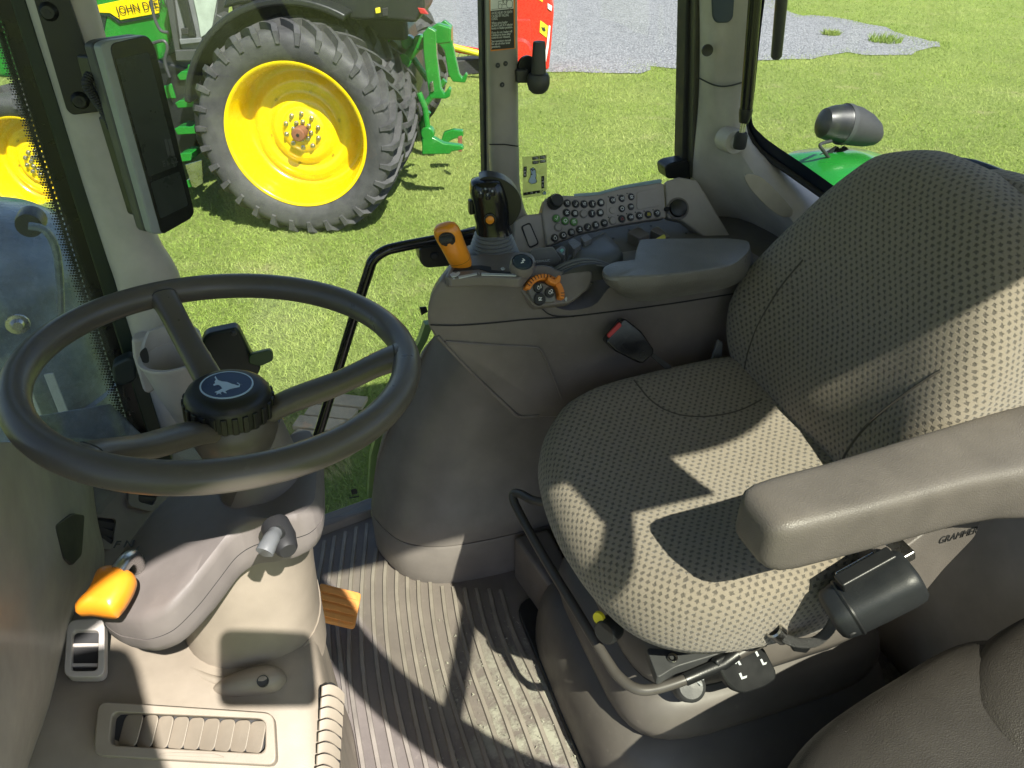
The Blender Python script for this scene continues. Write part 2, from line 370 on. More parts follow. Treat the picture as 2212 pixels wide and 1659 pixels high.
gv = MB().add(ge, [tuple(range(len(ge)))]); o = gv.build('gravel_pad', GRAVEL, smooth=False); o['kind'] = 'structure'; o['label'] = 'grey gravel pad ending in a point in the lawn'; o['category'] = 'gravel'
gpoly = np.array([(p.x, p.y) for p in ge])
def in_poly(x, y, poly):
    c = np.zeros(len(x), bool); n = len(poly); j = n-1
    for i in range(n):
        xi, yi = poly[i]; xj, yj = poly[j]
        c ^= ((yi > y) != (yj > y)) & (x < (xj-xi)*(y-yi)/(yj-yi+1e-12)+xi); j = i
    return c
def tri_cloud(name, mat, base, vecs):
    """many loose triangles in one mesh: vecs = (n,3,3) offsets"""
    n = len(base); co = (base[:, None, :]+vecs).reshape(-1, 3).astype(np.float32)
    me = bpy.data.meshes.new(name); me.vertices.add(3*n); me.vertices.foreach_set('co', co.ravel())
    me.loops.add(3*n); me.loops.foreach_set('vertex_index', np.arange(3*n, dtype=np.int32)); me.polygons.add(n)
    me.polygons.foreach_set('loop_start', np.arange(0, 3*n, 3, dtype=np.int32)); me.polygons.foreach_set('loop_total', np.full(n, 3, np.int32)); me.update(calc_edges=True)
    me.materials.append(mat); ob = bpy.data.objects.new(name, me); COL.objects.link(ob); return ob
def scatter(n, r0, r1):
    """points on the lawn, denser near the cab, inside the wedge the windows look at"""
    r_ = r0*(r1/r0)**rng.random(n); th = R(90)-R(18)-np.radians(rng.uniform(-44, 44, n)); return r_*np.cos(th), r_*np.sin(th)
x, y = scatter(430000, 3.0, 26.0); keep = ~in_poly(x, y, gpoly); x, y = x[keep], y[keep]; n = len(x)
ea = rng.integers(0, len(gpoly), 9000); ex_ = gpoly[ea]+rng.normal(0, .22, (9000, 2)); x = np.r_[x, ex_[:, 0]]; y = np.r_[y, ex_[:, 1]]; n = len(x)
dist = np.hypot(x, y); h = rng.uniform(.012, .034, n)*(1+dist*.02); wd = rng.uniform(.0016, .003, n)*(1+dist*.09); a = rng.uniform(0, 2*np.pi, n); ln = rng.normal(0, .020, (n, 2))*(1+dist*.03)[:, None]
vec = np.zeros((n, 3, 3)); vec[:, 0, 0] = np.cos(a)*wd; vec[:, 0, 1] = np.sin(a)*wd; vec[:, 1, 0] = -vec[:, 0, 0]; vec[:, 1, 1] = -vec[:, 0, 1]; vec[:, 2, 0] = ln[:, 0]; vec[:, 2, 1] = ln[:, 1]; vec[:, 2, 2] = h
o = tri_cloud('grass', BLADE, np.stack([x, y, np.full(n, G)], 1), vec); tag(o, 'short green grass blades covering the lawn', 'grass', kind='stuff')
x, y = scatter(60000, 11.0, 40.0); keep = in_poly(x, y, gpoly); x, y = x[keep], y[keep]; n = len(x); s_ = rng.uniform(.008, .026, n)
vec = rng.normal(0, 1, (n, 3, 3)); vec /= np.linalg.norm(vec, axis=2, keepdims=True); vec *= s_[:, None, None]; vec[:, :, 2] = np.abs(vec[:, :, 2])*.6
o = tri_cloud('gravel_stones', STONE, np.stack([x, y, np.full(n, G+.014)], 1), vec); tag(o, 'loose crushed grey stones on the gravel pad', 'stones', kind='stuff')
# weeds growing through the gravel
for (u, v, s0, lab) in ((1912, 91, .30, 'larger green weed tuft in the gravel near its pointed end'), (1795, 76, .16, 'small green weed tuft in the gravel beside the larger tuft'), (1012, 128, .34, 'green weed tuft on the gravel edge behind the green tractor')):
    c = P(u, v, Z=G); n = 260; a = rng.uniform(0, 2*np.pi, n); rr = s0*np.sqrt(rng.random(n)); b0 = np.stack([c.x+rr*np.cos(a), c.y+rr*np.sin(a), np.full(n, G+.01)], 1)
    vec = np.zeros((n, 3, 3)); q = rng.uniform(0, 2*np.pi, n); vec[:, 0, 0] = np.cos(q)*.012; vec[:, 0, 1] = np.sin(q)*.012; vec[:, 1] = -vec[:, 0]; vec[:, 2, :2] = rng.normal(0, .06, (n, 2)); vec[:, 2, 2] = rng.uniform(.05, .05+s0*.45, n)
    o = tri_cloud('weed_tuft', BLADE, b0, vec); tag(o, lab, 'weed', 'weeds in the gravel')
# planks lying on the shaded grass beside the cab
ck = P(686, 950, Z=G); pal = thing('plank_step', 'pale wooden planks lying side by side on shaded grass below the door', 'planks', (ck.x, ck.y, G))
for i in range(6):
    M = Matrix.Rotation(R(-28), 3, 'Z'); c = V(ck.x, ck.y, G+.06+.004*(i % 2)) + M @ V(.02*(i % 3), (i-2.5)*.128, 0)
    MB().box(c, (.30, .112, .03), M).build('plank', WOOD, pal, bevel=.004)
for s_ in (-1, 1): MB().box(V(ck.x, ck.y, G+.022)+Matrix.Rotation(R(-28), 3, 'Z') @ V(s_*.11, 0, 0), (.06, .76, .044), Matrix.Rotation(R(-28), 3, 'Z')).build('bearer', WOOD, pal, bevel=.004)

# ================================================================ the green tractor parked outside
TN = V(-.37, -.929, 0).normalized(); TR = V(-TN.y, TN.x, 0); TW = V(.31, 7.0, G)
TM = Matrix(((TR.x, -TN.x, 0, TW.x), (TR.y, -TN.y, 0, TW.y), (0, 0, 1, TW.z), (0, 0, 0, 1))); TMI = TM.inverted()
trac = thing('green_tractor', 'large green tractor with yellow wheels parked on the lawn', 'tractor'); trac.matrix_basis = TM; PW[trac.name] = Matrix()
def TP(u, v, y=0.0): return TMI @ P(u, v, pl=(TM @ V(0, y, 0), TN))     # local: x rear, y inward from the outer rim, z up
def tprism(name, mat, pts, y, depth, bevel=.012, parent=trac):
    return MB().prism([TP(u, v, y) for u, v in pts], (0, -1, 0), depth).build(name, mat, parent, bevel=bevel)
RT_, RR_ = .845, .605
def tyre_mesh(Rt, Rr, wid, name):
    p = [(Rr-.01, .02), (Rr+.015, -.006), (Rr+.05, -.028), (Rr+.11, -.045), (Rt-.07, -.045), (Rt-.03, -.034), (Rt-.008, -.01), (Rt, .03), (Rt+.006, wid/2)]
    p = p+[(r_, wid-y_) for r_, y_ in p[::-1][1:]]
    return MB().lathe(p, (0, 0, 0), (0, 1, 0), 72).mesh(name)
def lug_mesh(Rt, wid, side, name):
    st = [(-.055, wid*.56, Rt+.002, .035), (.02, wid*.36, Rt+.004, .032), (.10, wid*.17, Rt+.002, .032), (.155, .02, Rt-.004, .034), (.185, -.032, Rt-.032, .036), (.192, -.046, Rt-.085, .026)]
    rings = []
    for i, (ph, y_, r_, hw) in enumerate(st):
        hh = .056 if i < 4 else (.036 if i == 4 else .008)
        if i == 4: y2, r2 = y_-.018, r_+.040
        elif i == 5: y2, r2 = y_-.014, r_+.0
        else: y2, r2 = y_, r_+hh
        ring = []
        for (yy, rr, s_) in ((y_+.012*(i > 3), r_-.012, -1.25), (y2, r2, -1), (y2, r2, 1), (y_+.012*(i > 3), r_-.012, 1.25)):
            a = ph+s_*hw*.5/Rt*1.35; yv = yy if side == 0 else wid-yy
            ring.append(V(rr*math.sin(a), yv, rr*math.cos(a)))
        rings.append(ring)
    return MB().loft(rings).mesh(name)
def rim_mesh(k, name):
    pr = [(.600, .03), (.612, .012), (.622, -.004), (.618, -.014), (.600, -.014), (.588, .0), (.584, .035), (.566, .055), (.560, .10), (.552, .115), (.548, .20), (.540, .235), (.520, .262), (.495, .272), (.465, .262), (.43, .228), (.395, .212), (.36, .226), (.325, .238), (.295, .220), (.265, .192), (.235, .180), (.205, .190), (.185, .186), (.175, .172), (.10, .168), (.0, .168)]
    pr = [(r_, y_*1.2 if y_ > .05 else y_) for r_, y_ in pr]
    return MB().lathe([(r_*k, y_*k) for r_, y_ in pr], (0, 0, 0), (0, 1, 0), 96).mesh(name)
bolt_me = MB().lathe([(.0, -.034), (.010, -.034), (.0135, -.026), (.0135, -.012), (.021, -.010), (.021, .002)], (0, 0, 0), (0, 1, 0), 10).mesh('bolt')
TYR = {}
def add_wheel(root, x, y, zc, k=1.0, face=True, nl=30, wid=.48, hub=True, out=1):
    key = (k, wid)
    if key not in TYR: TYR[key] = (tyre_mesh(RT_*k, RR_*k, wid, 'tyre'), lug_mesh(RT_*k, wid, 0, 'lug'), lug_mesh(RT_*k, wid, 1, 'lug'), rim_mesh(k, 'rim'))
    tm, l0, l1, rm = TYR[key]
    base = Matrix.Translation((x, y, zc))
    if out < 0: base = base @ Matrix.Translation((0, wid, 0)) @ Matrix.Rotation(math.pi, 4, 'Z')
    t = link('tyre', tm, TYREM, root); t.matrix_basis = base
    for i in range(nl):
        for me, off in ((l0, 0), (l1, .5)):
            g = link('lug', me, TYREM); g.parent = t; g.matrix_basis = Matrix.Rotation((i+off)*2*math.pi/nl, 4, 'Y')
    if face:
        r_ = link('rim', rm, YELLOWP, root, ang=60); r_.matrix_basis = base
        for ring_r, nb, ph in ((.150, 10, .1), (.078, 8, .2)):
            for i in range(nb):
                a = ph+i*2*math.pi/nb; g = link('bolt', bolt_me, STEEL); g.parent = r_; g.matrix_basis = Matrix.Translation((ring_r*k*math.sin(a), .200*k, ring_r*k*math.cos(a)))
        for i in range(6):
            a = .3+i*math.pi/3; g = MB().lathe([(0, 0), (.011, .0), (.011, .01)], (.33*k*math.sin(a), .286*k, .33*k*math.cos(a)), (0, -1, 0), 10).build('bolt_hole', BLACK, r_)
        if hub:
            g = MB().lathe([(0, .055), (.05, .055), (.058, .062), (.060, .15), (.052, .20)], (0, 0, 0), (0, 1, 0), 28).build('axle_stub', RUST, r_)
            g2 = MB().lathe([(0, .052), (.014, .052), (.014, .06)], (0, 0, 0), (0, 1, 0), 10).build('centre_hole', BLACK, r_)
            for q in (g, g2): q.matrix_basis = Matrix()
    return t
ZC = RT_+.035
add_wheel(trac, 0, 0, ZC)                                   # outer left dual
add_wheel(trac, 0, .72, ZC, face=False)
add_wheel(trac, 0, 2.75, ZC, face=False, out=-1)
fc = TP(62, 362, .42)
add_wheel(trac, fc.x, .42, fc.z, k=.78, nl=20, wid=.40, hub=False)
add_wheel(trac, fc.x, 2.3, fc.z, k=.78, face=False, nl=20, wid=.40)
# fender arch
def arc_band(name, mat, cx, cz, r0, r1, a0, a1, y0, y1, k=26, bevel=.02):
    rings = []
    for i in range(k+1):
        a = a0+(a1-a0)*i/k; d = V(math.cos(a), 0, math.sin(a)); c = V(cx, 0, cz)
        rings.append([c+d*r0+V(0, y0, 0), c+d*r1+V(0, y0, 0), c+d*r1+V(0, y1, 0), c+d*r0+V(0, y1, 0)])
    return MB().loft(rings).build(name, mat, trac, bevel=bevel)
arc_band('rear_fender', BLACK, 0, ZC, 1.00, 1.06, R(62), R(168), .22, 1.2)
MB().box((-1.3, 1.62, .85), (3.2, .7, .7)).build('transmission', BLACKR, trac, bevel=.05)
MB().box((0, 1.45, ZC), (.34, 2.0, .34)).build('axle_housing', DKGREEN, trac, bevel=.06)
MB().box((.05, 1.0, 1.75), (1.6, .12, .5)).build('inner_fender', BLACKR, trac, bevel=.04)
Z2 = zz(700, 0, .6172); Z1 = zz(0, 0, .6172)
def zp(Z, pts): return [Z(a, b) for a, b in pts]
tprism('fender_top', BLACK, zp(Z2, [(380, -180), (300, 60), (420, 30), (620, 10), (800, 20), (960, 60), (1130, 125), (1230, 135), (1330, 130), (1560, 150), (1620, 60), (1600, -180)]), .45, .5, .03)
tprism('rear_lamp', YELB, zp(Z2, [(1295, 55), (1325, 50), (1330, 85), (1300, 90)]), .42, .05, .006)
tprism('lamp_socket', BLACKR, zp(Z2, [(1340, 55), (1378, 50), (1380, 105), (1342, 108)]), .43, .05, .006)
tprism('red_reflector', REDB, zp(Z2, [(1570, 50), (1610, 55), (1640, 95), (1590, 90)]), .44, .05, .006)
# hood with yellow stripe, cab side
tprism('hood', GREENP, [(-260, -120), (370, -120), (372, 70), (352, 130), (300, 168), (150, 180), (-260, 150)], .85, .85, .05)
tprism('hood_stripe', YELLOWP, zp(Z1, [(300, 80), (575, 45), (960, -35), (1030, -40), (1030, 85), (780, 130), (712, 85), (600, 80), (300, 150)]), .835, .02, .003)
tprism('hood_seam', DKGREEN, zp(Z1, [(560, 95), (712, 95), (775, 142), (1030, 97), (1030, 108), (772, 155), (704, 106), (560, 106)]), .833, .018, .001)
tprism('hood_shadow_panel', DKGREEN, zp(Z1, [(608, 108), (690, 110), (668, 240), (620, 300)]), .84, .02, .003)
a, b = TP(*Z1(755, 72), .82), TP(*Z1(960, 40), .82)
text('JOHN DEERE', a, b-a, (0, 0, 1), (b-a).length/205*62*1.02, BLACK, trac, sx=.93)
tprism('engine_panel', GREENP, zp(Z1, [(700, 250), (1010, 250), (1010, 340), (960, 470), (1130, 545), (1130, 640), (700, 640)]), .95, .4, .02)
tprism('cab_glass', MIDG, zp(Z1, [(1040, -80), (1420, -80), (1380, 330), (1150, 330), (1100, 120)]), .62, .3, .01)
tprism('cab_inner_post', plastic('pale_cab', (.34, .40, .33), .5, grain=0), zp(Z1, [(1235, -80), (1420, -80), (1370, 200), (1300, 245), (1280, 120)]), .60, .03, .006)
tprism('cab_door_post', DGREY, zp(Z1, [(1060, -80), (1110, -80), (1165, 330), (1140, 395), (1125, 300)]), .58, .06, .01)
tprism('cab_post', BLACK, zp(Z1, [(1130, -80), (1190, -80), (1265, 240), (1215, 240)]), .585, .05, .01)
tprism('cab_sill', DGREY, zp(Z1, [(1130, 325), (1310, 320), (1345, 240), (1400, 90), (1440, 110), (1330, 395), (1140, 398)]), .57, .2, .012)
tprism('door_handle', MIDG, zp(Z1, [(1160, 255), (1300, 245), (1308, 275), (1170, 290)]), .56, .03, .006)
tprism('door_latch', BLACKR, zp(Z1, [(1170, 185), (1220, 182), (1222, 225), (1175, 228)]), .575, .03, .006)
tprism('fuel_tank', BLACK, zp(Z1, [(1010, 380), (1200, 440), (1290, 480), (1280, 900), (1240, 1050), (1120, 1000), (1040, 700)]), .75, .7, .03)
tprism('tank_panel', GREENP, zp(Z1, [(1055, 560), (1110, 540), (1140, 640), (1075, 640)]), .74, .04, .01)
tprism('step_bracket', GREENP, zp(Z1, [(1215, 420), (1345, 415), (1330, 470), (1290, 540), (1260, 640), (1225, 600)]), .50, .04, .006)
for (xa, ya, xb, yb, yc) in ((1145, 488, 1305, 462, 522), (1132, 668, 1270, 650, 702), (1128, 835, 1285, 820, 875), (1160, 1000, 1245, 990, 1050)):
    tr_ = tprism('step_tread', GREENP, zp(Z1, [(xa, ya), (xa+30, yb), (xb, yb), (xb-8, yc-8), (xa+20, yc)]), .40, .22, .008)
tprism('step_stringer', BLACK, zp(Z1, [(1290, 480), (1310, 480), (1275, 640), (1300, 860), (1335, 1000), (1330, 1020), (1270, 900), (1250, 640)]), .38, .05, .008)
tprism('step_plate', STEEL, zp(Z1, [(1198, 1068), (1308, 1035), (1316, 1185), (1268, 1218), (1245, 1210)]), .36, .02, .004)
tprism('lowest_step', GREENP, zp(Z1, [(1205, 1170), (1245, 1160), (1250, 1210), (1220, 1218)]), .42, .15, .006)
for pts in ([(990, 280), (1060, 265), (1085, 310), (1070, 400), (1100, 500)], [(975, -20), (1000, 110), (1040, 195), (1090, 210)]):
    MB().tube(catmull([TP(*Z1(*q), .55) for q in pts], 6), .014, 8).build('handrail', DGREY, trac)
# three-point hitch
for nm, pts, y_ in (('hitch_arm', [(1605, 215), (1640, 175), (1690, 200), (1695, 360), (1722, 570), (1745, 610), (1775, 565), (1790, 580), (1780, 630), (1750, 642), (1650, 640), (1625, 480), (1608, 330)], .9),
                    ('hitch_arm', [(1700, 165), (1745, 130), (1795, 170), (1800, 290), (1842, 480), (1860, 505), (1885, 470), (1896, 490), (1880, 538), (1800, 532), (1770, 480), (1745, 330), (1712, 290)], 1.7)):
    tprism(nm, GREENP, zp(Z2, pts), y_, .07, .012)
tprism('hitch_crossbar', GREENP, zp(Z2, [(1600, 215), (1700, 150), (1790, 180), (1790, 280), (1700, 290), (1610, 290)]), 1.2, .1, .02)
tprism('hitch_pin', STEEL, zp(Z2, [(1650, 535), (1672, 525), (1680, 590), (1655, 600)]), .88, .03, .008)
for pts, r_, y_ in (([(1390, 140), (1515, 275)], .045, 1.1), ([(1300, 180), (1390, 270)], .03, 1.1), ([(1590, 270), (1490, 390)], .05, 1.05), ([(1540, 370), (1640, 520)], .03, 1.2), ([(1580, 600), (1620, 700), (1640, 860)], .03, .9), ([(1640, 720), (1600, 800), (1625, 950)], .035, 1.3), ([(1750, 520), (1610, 690)], .03, 1.3)):
    MB().tube([TP(*Z2(*q), y_) for q in pts], r_, 10).build('hitch_link', GREENP, trac)
for (a_, b_, y_) in ((1390, 140, 1.1), (1515, 275, 1.1), (1590, 270, 1.05), (1490, 390, 1.05), (1640, 860, .9)):
    c = TP(*Z2(a_, b_), y_); MB().lathe([(0, -.05), (.055, -.05), (.065, -.04), (.065, .04), (.055, .05), (0, .05)], c, (0, 1, 0), 14).build('link_joint', GREENP, trac)
tprism('draft_arm', GREENP, zp(Z2, [(1600, 900), (1650, 880), (1740, 930), (1860, 945), (1872, 970), (1790, 985), (1780, 1000), (1600, 1003)]), .85, .08, .012)
tprism('draft_arm', GREENP, zp(Z2, [(1720, 925), (1740, 860), (1800, 842), (1865, 848), (1868, 885), (1800, 905), (1760, 930)]), 1.7, .08, .012)
tprism('draft_hook', RUST, zp(Z2, [(1832, 890), (1858, 885), (1858, 985), (1835, 985)]), 1.5, .05, .008)
tprism('rear_axle', DKGREEN, zp(Z2, [(1250, 150), (1500, 170), (1560, 420), (1560, 600), (1500, 760), (1300, 780)]), 1.45, .5, .05)

# ================================================================ the red machine behind it
Z3 = zz(1800, 0, .6172)
rp = (V(4.6, 12.5, G), V(-.35, -.93, 0)); red = thing('red_implement', 'red farm implement with yellow sticker standing on the gravel edge', 'implement', (4.6, 12.5, G))
def rprism(nm, mat, pts, off, dep, bv=.02): return MB().prism([P(*Z3(a, b), pl=(rp[0]+V(-.35, -.93, 0)*off, rp[1])) for a, b in pts], rp[1], dep).build(nm, mat, red, bevel=bv)
rprism('housing', REDP, [(405, -160), (610, -160), (670, 35), (672, 90), (655, 300), (640, 455), (405, 462)], 0, 1.1, .04)
rprism('front_plate', REDP, [(405, 125), (520, 125), (530, 300), (490, 455), (405, 458)], .04, .05)
rprism('yellow_sticker', YELB, [(585, 132), (636, 170), (626, 245), (580, 208)], .012, .012, .001)
rprism('sticker_mark', BLACKR, [(592, 172), (604, 180), (612, 172), (620, 200), (610, 205), (598, 196)], .016, .004, .0)
rprism('yellow_sticker', YELB, [(575, -40), (605, -30), (600, 14), (575, 0)], .012, .012, .001)
rprism('white_stripe', WHITEP, [(640, 165), (652, 170), (640, 300), (618, 425), (600, 420), (625, 300)], .02, .02, .002)
rprism('white_stripe', WHITEP, [(633, 22), (662, 40), (658, 72), (634, 55)], .02, .02, .002)
c = P(*Z3(455, 330), pl=rp); MB().lathe([(0, -.1), (.16, -.1), (.2, -.06), (.2, .2)], c, -rp[1], 28).build('drum_cover', REDP, red)
for i in range(5):
    c = P(*Z3(470+i*11, 290+i*16), pl=rp); MB().lathe([(0, -.05), (.03, -.045), (.035, .05)], c, -rp[1], 12).build('bolt', REDP, red)
MB().tube([P(*Z3(q[0], q[1]), pl=rp) for q in ((-40, 290), (60, 318), (250, 350))], .06, 12).build('drawbar', REDP, red)
MB().tube([P(*Z3(q[0], q[1]), pl=(rp[0]+V(-.35, -.93, 0)*.35, rp[1])) for q in ((-10, 295), (80, 318), (250, 362))], .045, 12).build('yellow_hose', YELB, red)
tube_b = P(*Z3(120, 490), Z=G); o = MB().box(P(*Z3(90, 495), Z=G)+V(0, .2, .12), (1.8, .3, .24), Matrix.Rotation(R(8), 3, 'Z')).build('black_beam', BLACKR, red, bevel=.02)

# ================================================================ the cab we sit in: floor, roof, pillars, panes
def gsurf(rows, k=4):
    """smooth sheet through rows of points"""
    rr = [catmull(r_, k) for r_ in rows]; cols = [catmull([rr[i][j] for i in range(len(rr))], k) for j in range(len(rr[0]))]
    return [[cols[j][i] for j in range(len(cols))] for i in range(len(cols[0]))]
def PY(*q): return [P(u, v, Y=y) for u, v, y in q]
YC = .79                                                    # centre line of the cab
flo = thing('cab_floor', 'ribbed brown rubber floor mat with dried pale mud', 'floor mat', (.3, 1.0, 0))
flo['kind'] = 'structure'
MB().prism([V(-.55, .04, 0), V(1.25, .04, 0), V(1.25, 1.50, 0), V(.11, 1.497, 0), V(-.05, 1.462, 0), V(-.55, 1.33, 0)], (0, 0, 1), .10).build('mat', MATF, flo, bevel=.006)
Z4 = zz(1200, 1800, .7668)
ribs = [[(128, 480), (118, 560), (95, 690), (90, 800)], [(182, 455), (150, 690), (145, 830), (150, 960)], [(238, 432), (205, 690), (195, 900), (215, 1120)], [(295, 408), (265, 690), (258, 950), (262, 1200), (330, 1660)], [(350, 390), (325, 690), (320, 950), (340, 1250), (412, 1660)],
        [(400, 520), (380, 690), (388, 950), (420, 1250), (500, 1660)], [(450, 575), (442, 720), (455, 1000), (500, 1300), (585, 1660)], [(508, 620), (505, 760), (530, 1000), (580, 1300), (660, 1660)], [(560, 620), (565, 800), (595, 1040), (650, 1320), (735, 1660)],
        [(618, 650), (625, 830), (665, 1070), (730, 1350), (815, 1660)], [(678, 690), (695, 880), (735, 1100), (810, 1370), (905, 1660)], [(742, 718), (765, 900), (815, 1130), (900, 1400), (985, 1660)], [(800, 720), (830, 900), (890, 1130), (985, 1400), (1072, 1660)],
        [(858, 726), (895, 900), (965, 1130), (1070, 1400), (1158, 1660)], [(918, 728), (965, 920), (1045, 1140), (1150, 1400), (1245, 1660)], [(985, 730), (1035, 930), (1125, 1150), (1235, 1400), (1330, 1660)], [(1045, 735), (1105, 940), (1205, 1160), (1320, 1400), (1420, 1660)], [(1150, 845), (1210, 1010), (1300, 1200), (1410, 1440), (1500, 1650)]]
for r_ in ribs:
    pts = catmull([P(*Z4(*q), Z=.0) for q in r_], 8); pts.append(pts[-1]+(pts[-1]-pts[-3])*6)
    rr = []
    for i, p in enumerate(pts):
        t = (pts[min(i+1, len(pts)-1)]-pts[max(i-1, 0)]).normalized(); s_ = V(-t.y, t.x, 0)
        rr.append([p+s_*.0058+V(0, 0, -.002), p+s_*.0036+V(0, 0, .0060), p-s_*.0036+V(0, 0, .0060), p-s_*.0058+V(0, 0, -.002)])
    MB().loft(rr).build('rib', RIBM, flo)
# raised edge of the mat along the door sill
pts = [V(-.12, 1.452, .0), V(-.02, 1.474, .0), V(.11, 1.502, .0), V(.4, 1.505, 0)]
MB().loft([[p+V(0, -.03, -.004), p+V(0, -.022, .018), p+V(0, .02, .022), p+V(0, .02, -.05)] for p in pts]).build('sill_edge', SHROUD, flo, bevel=.004)
# dried mud crumbs trodden into the mat
n = 420; cx_ = rng.uniform(.12, .40, n); cy_ = rng.uniform(.72, 1.12, n); b0 = np.stack([cx_, cy_, np.full(n, .0035)], 1); vec = rng.normal(0, 1, (n, 3, 3)); vec /= np.linalg.norm(vec, axis=2, keepdims=True); vec *= rng.uniform(.0012, .0055, n)[:, None, None]; vec[:, :, 2] = np.abs(vec[:, :, 2])*.7
o = tri_cloud('mud_crumbs', plastic('dry_mud', (.30, .29, .24), .9, grain=0, var=.3), b0, vec); tag(o, 'dried pale mud crumbs on the floor mat', 'mud', kind='stuff')
# roof
rf = thing('cab_roof', 'cab roof panel above the seat, out of the picture', 'roof', (.35, .7, 1.72)); rf['label'] = 'pale roof over the cab with grey headliner'
MB().prism(fillet([V(-.70, -.26, 1.88), V(-.10, -.26, 1.88), V(.02, -.15, 1.88), V(.93, -.15, 1.88), V(1.08, -.05, 1.88), V(1.30, .02, 1.88), V(1.30, 1.58, 1.88), V(-.70, 1.58, 1.88)], .15), (0, 0, 1), .12).build('roof_panel', GREENP, rf, bevel=.03)
MB().prism([V(-.55, .02, 1.758), V(1.15, .02, 1.758), V(1.15, 1.5, 1.758), V(-.55, 1.5, 1.758)], (0, 0, 1), .03).build('headliner', BEIGE, rf, bevel=.01)
# A-pillar on the right (left in the picture)
ap = thing('front_pillar', 'beige windscreen pillar carrying the tall display', 'pillar', tuple(P(330, 900, Y=1.3)))
rowsA = []
for (v, l, m_, r_) in ((-500, -95, 0, 95), (-200, -5, 90, 160), (0, 55, 140, 208), (200, 118, 200, 262), (400, 180, 262, 315), (505, 214, 290, 340), (560, 232, 310, 372), (600, 246, 325, 390), (640, 258, 340, 388), (720, 283, 350, 390), (830, 318, 365, 405), (960, 358, 400, 430)):
    rowsA.append([P(l, v, Y=1.375), P(l+12, v, Y=1.335), P(m_, v, Y=1.315), P(r_-10, v, Y=1.335), P(r_, v, Y=1.375)])
MB().grid(gsurf(rowsA, 3)).build('trim', BEIGE, ap, solid=.02)
tl = lambda v0, v1, off, w_, y0: [P(55+off+(v0)*.316, v0, Y=y0), P(55+off+w_+(v0)*.316, v0, Y=y0), P(55+off+w_+(v1)*.316, v1, Y=y0), P(55+off+(v1)*.316, v1, Y=y0)]
MB().prism(tl(-500, 1000, -34, 36, 1.385), (0, -1, 0), .03).build('green_seal', DKGREEN, ap, bevel=.004)
MB().prism(tl(-500, 1000, -68, 38, 1.395), (0, -1, 0), .02).build('frit_band', FRIT, ap, bevel=.002)
# dotted edge of the printed band, following the glass
pd = MB(); frd = V(1, 0, 0)
for i in range(170):
    v = -20+i*5.6
    for j in range(4):
        c = P(55-68-6-j*6.0+v*.316+(i % 2)*3.5, v, Y=1.396); s_ = .0031-.0006*j
        pd.prism([c+V(s_*math.cos(q), 0, s_*math.sin(q)) for q in [k*math.pi/3 for k in range(6)]], (0, -1, 0), .001)
o = pd.build('frit_dots', FRIT, ap, smooth=False); o['kind'] = 'stuff'
Z1 = zz(0, 0, .6172)
plA = (V(-.2, 1.306, 1.0), V(0, -1, 0))
MB().prism(fillet(px_poly(zp(Z1, [(175, -150), (400, -150), (700, 730), (640, 725), (470, 748), (430, 715)]), plA), .02), plA[1], .008).build('mounting_plate', BLACK, ap, bevel=.002)
for (a, b) in ((315, 75), (520, 650)):
    c = P(*Z1(a, b), pl=plA); q = MB().lathe([(0, .009), (.008, .009), (.0115, .004), (.0125, 0)], c, plA[1], 20).build('bolt', BLACK, ap)
    MB().lathe([(0, .0098), (.004, .0098), (.0042, .008)], c, plA[1], 6).build('bolt_socket', BLACKR, q)
# B-pillar
bp = thing('door_pillar', 'grey-beige vertical pillar with warning plate between door and rear side window', 'pillar', (.45, 1.42, .72))
rowsB = []
for (v, l, r_) in ((-500, 1048, 1114), (-100, 1050, 1116), (150, 1053, 1118), (300, 1056, 1119), (320, 1056, 1120), (400, 1060, 1122), (450, 1062, 1132), (480, 1064, 1148), (530, 1066, 1170)):
    rowsB.append([P(l-1, v, Y=1.46), P(l, v, Y=1.43), P(l+8, v, Y=1.408), P((l+r_)/2, v, Y=1.402), P(r_-8, v, Y=1.406), P(r_, v, Y=1.425), P(r_+1, v, Y=1.46)])
MB().grid(gsurf(rowsB, 3)).build('trim', plastic('pillar_taupe', (.30, .27, .235), .5), bp, solid=.012)
MB().prism([P(1031, -500, Y=1.47), P(1048, -500, Y=1.47), P(1062, 520, Y=1.47), P(1049, 520, Y=1.47)], (0, -1, 0), .03).build('seal', BLACKR, bp, bevel=.004)
MB().prism([P(1046, -500, Y=1.45), P(1052, -500, Y=1.45), P(1064, 520, Y=1.45), P(1059, 520, Y=1.45)], (0, -1, 0), .02).build('seal_lip', SHROUD, bp, bevel=.002)
MB().tube([P(1057, 312, Y=1.4025), P(1090, 312, Y=1.3995), P(1119, 316, Y=1.404)], .0012, 6).build('joint_line', BLACKR, bp)
for (a, b) in ((310, 424), (360, 412), (338, 550)):
    u, v = zz(1800, 0, .6172)(a, b); c = P(u, v, Y=1.4015); MB().lathe([(.0012, .002), (.0032, .0018), (.0045, 0)], c, (0, -1, 0), 14).build('screw_hole', DGREY, bp)
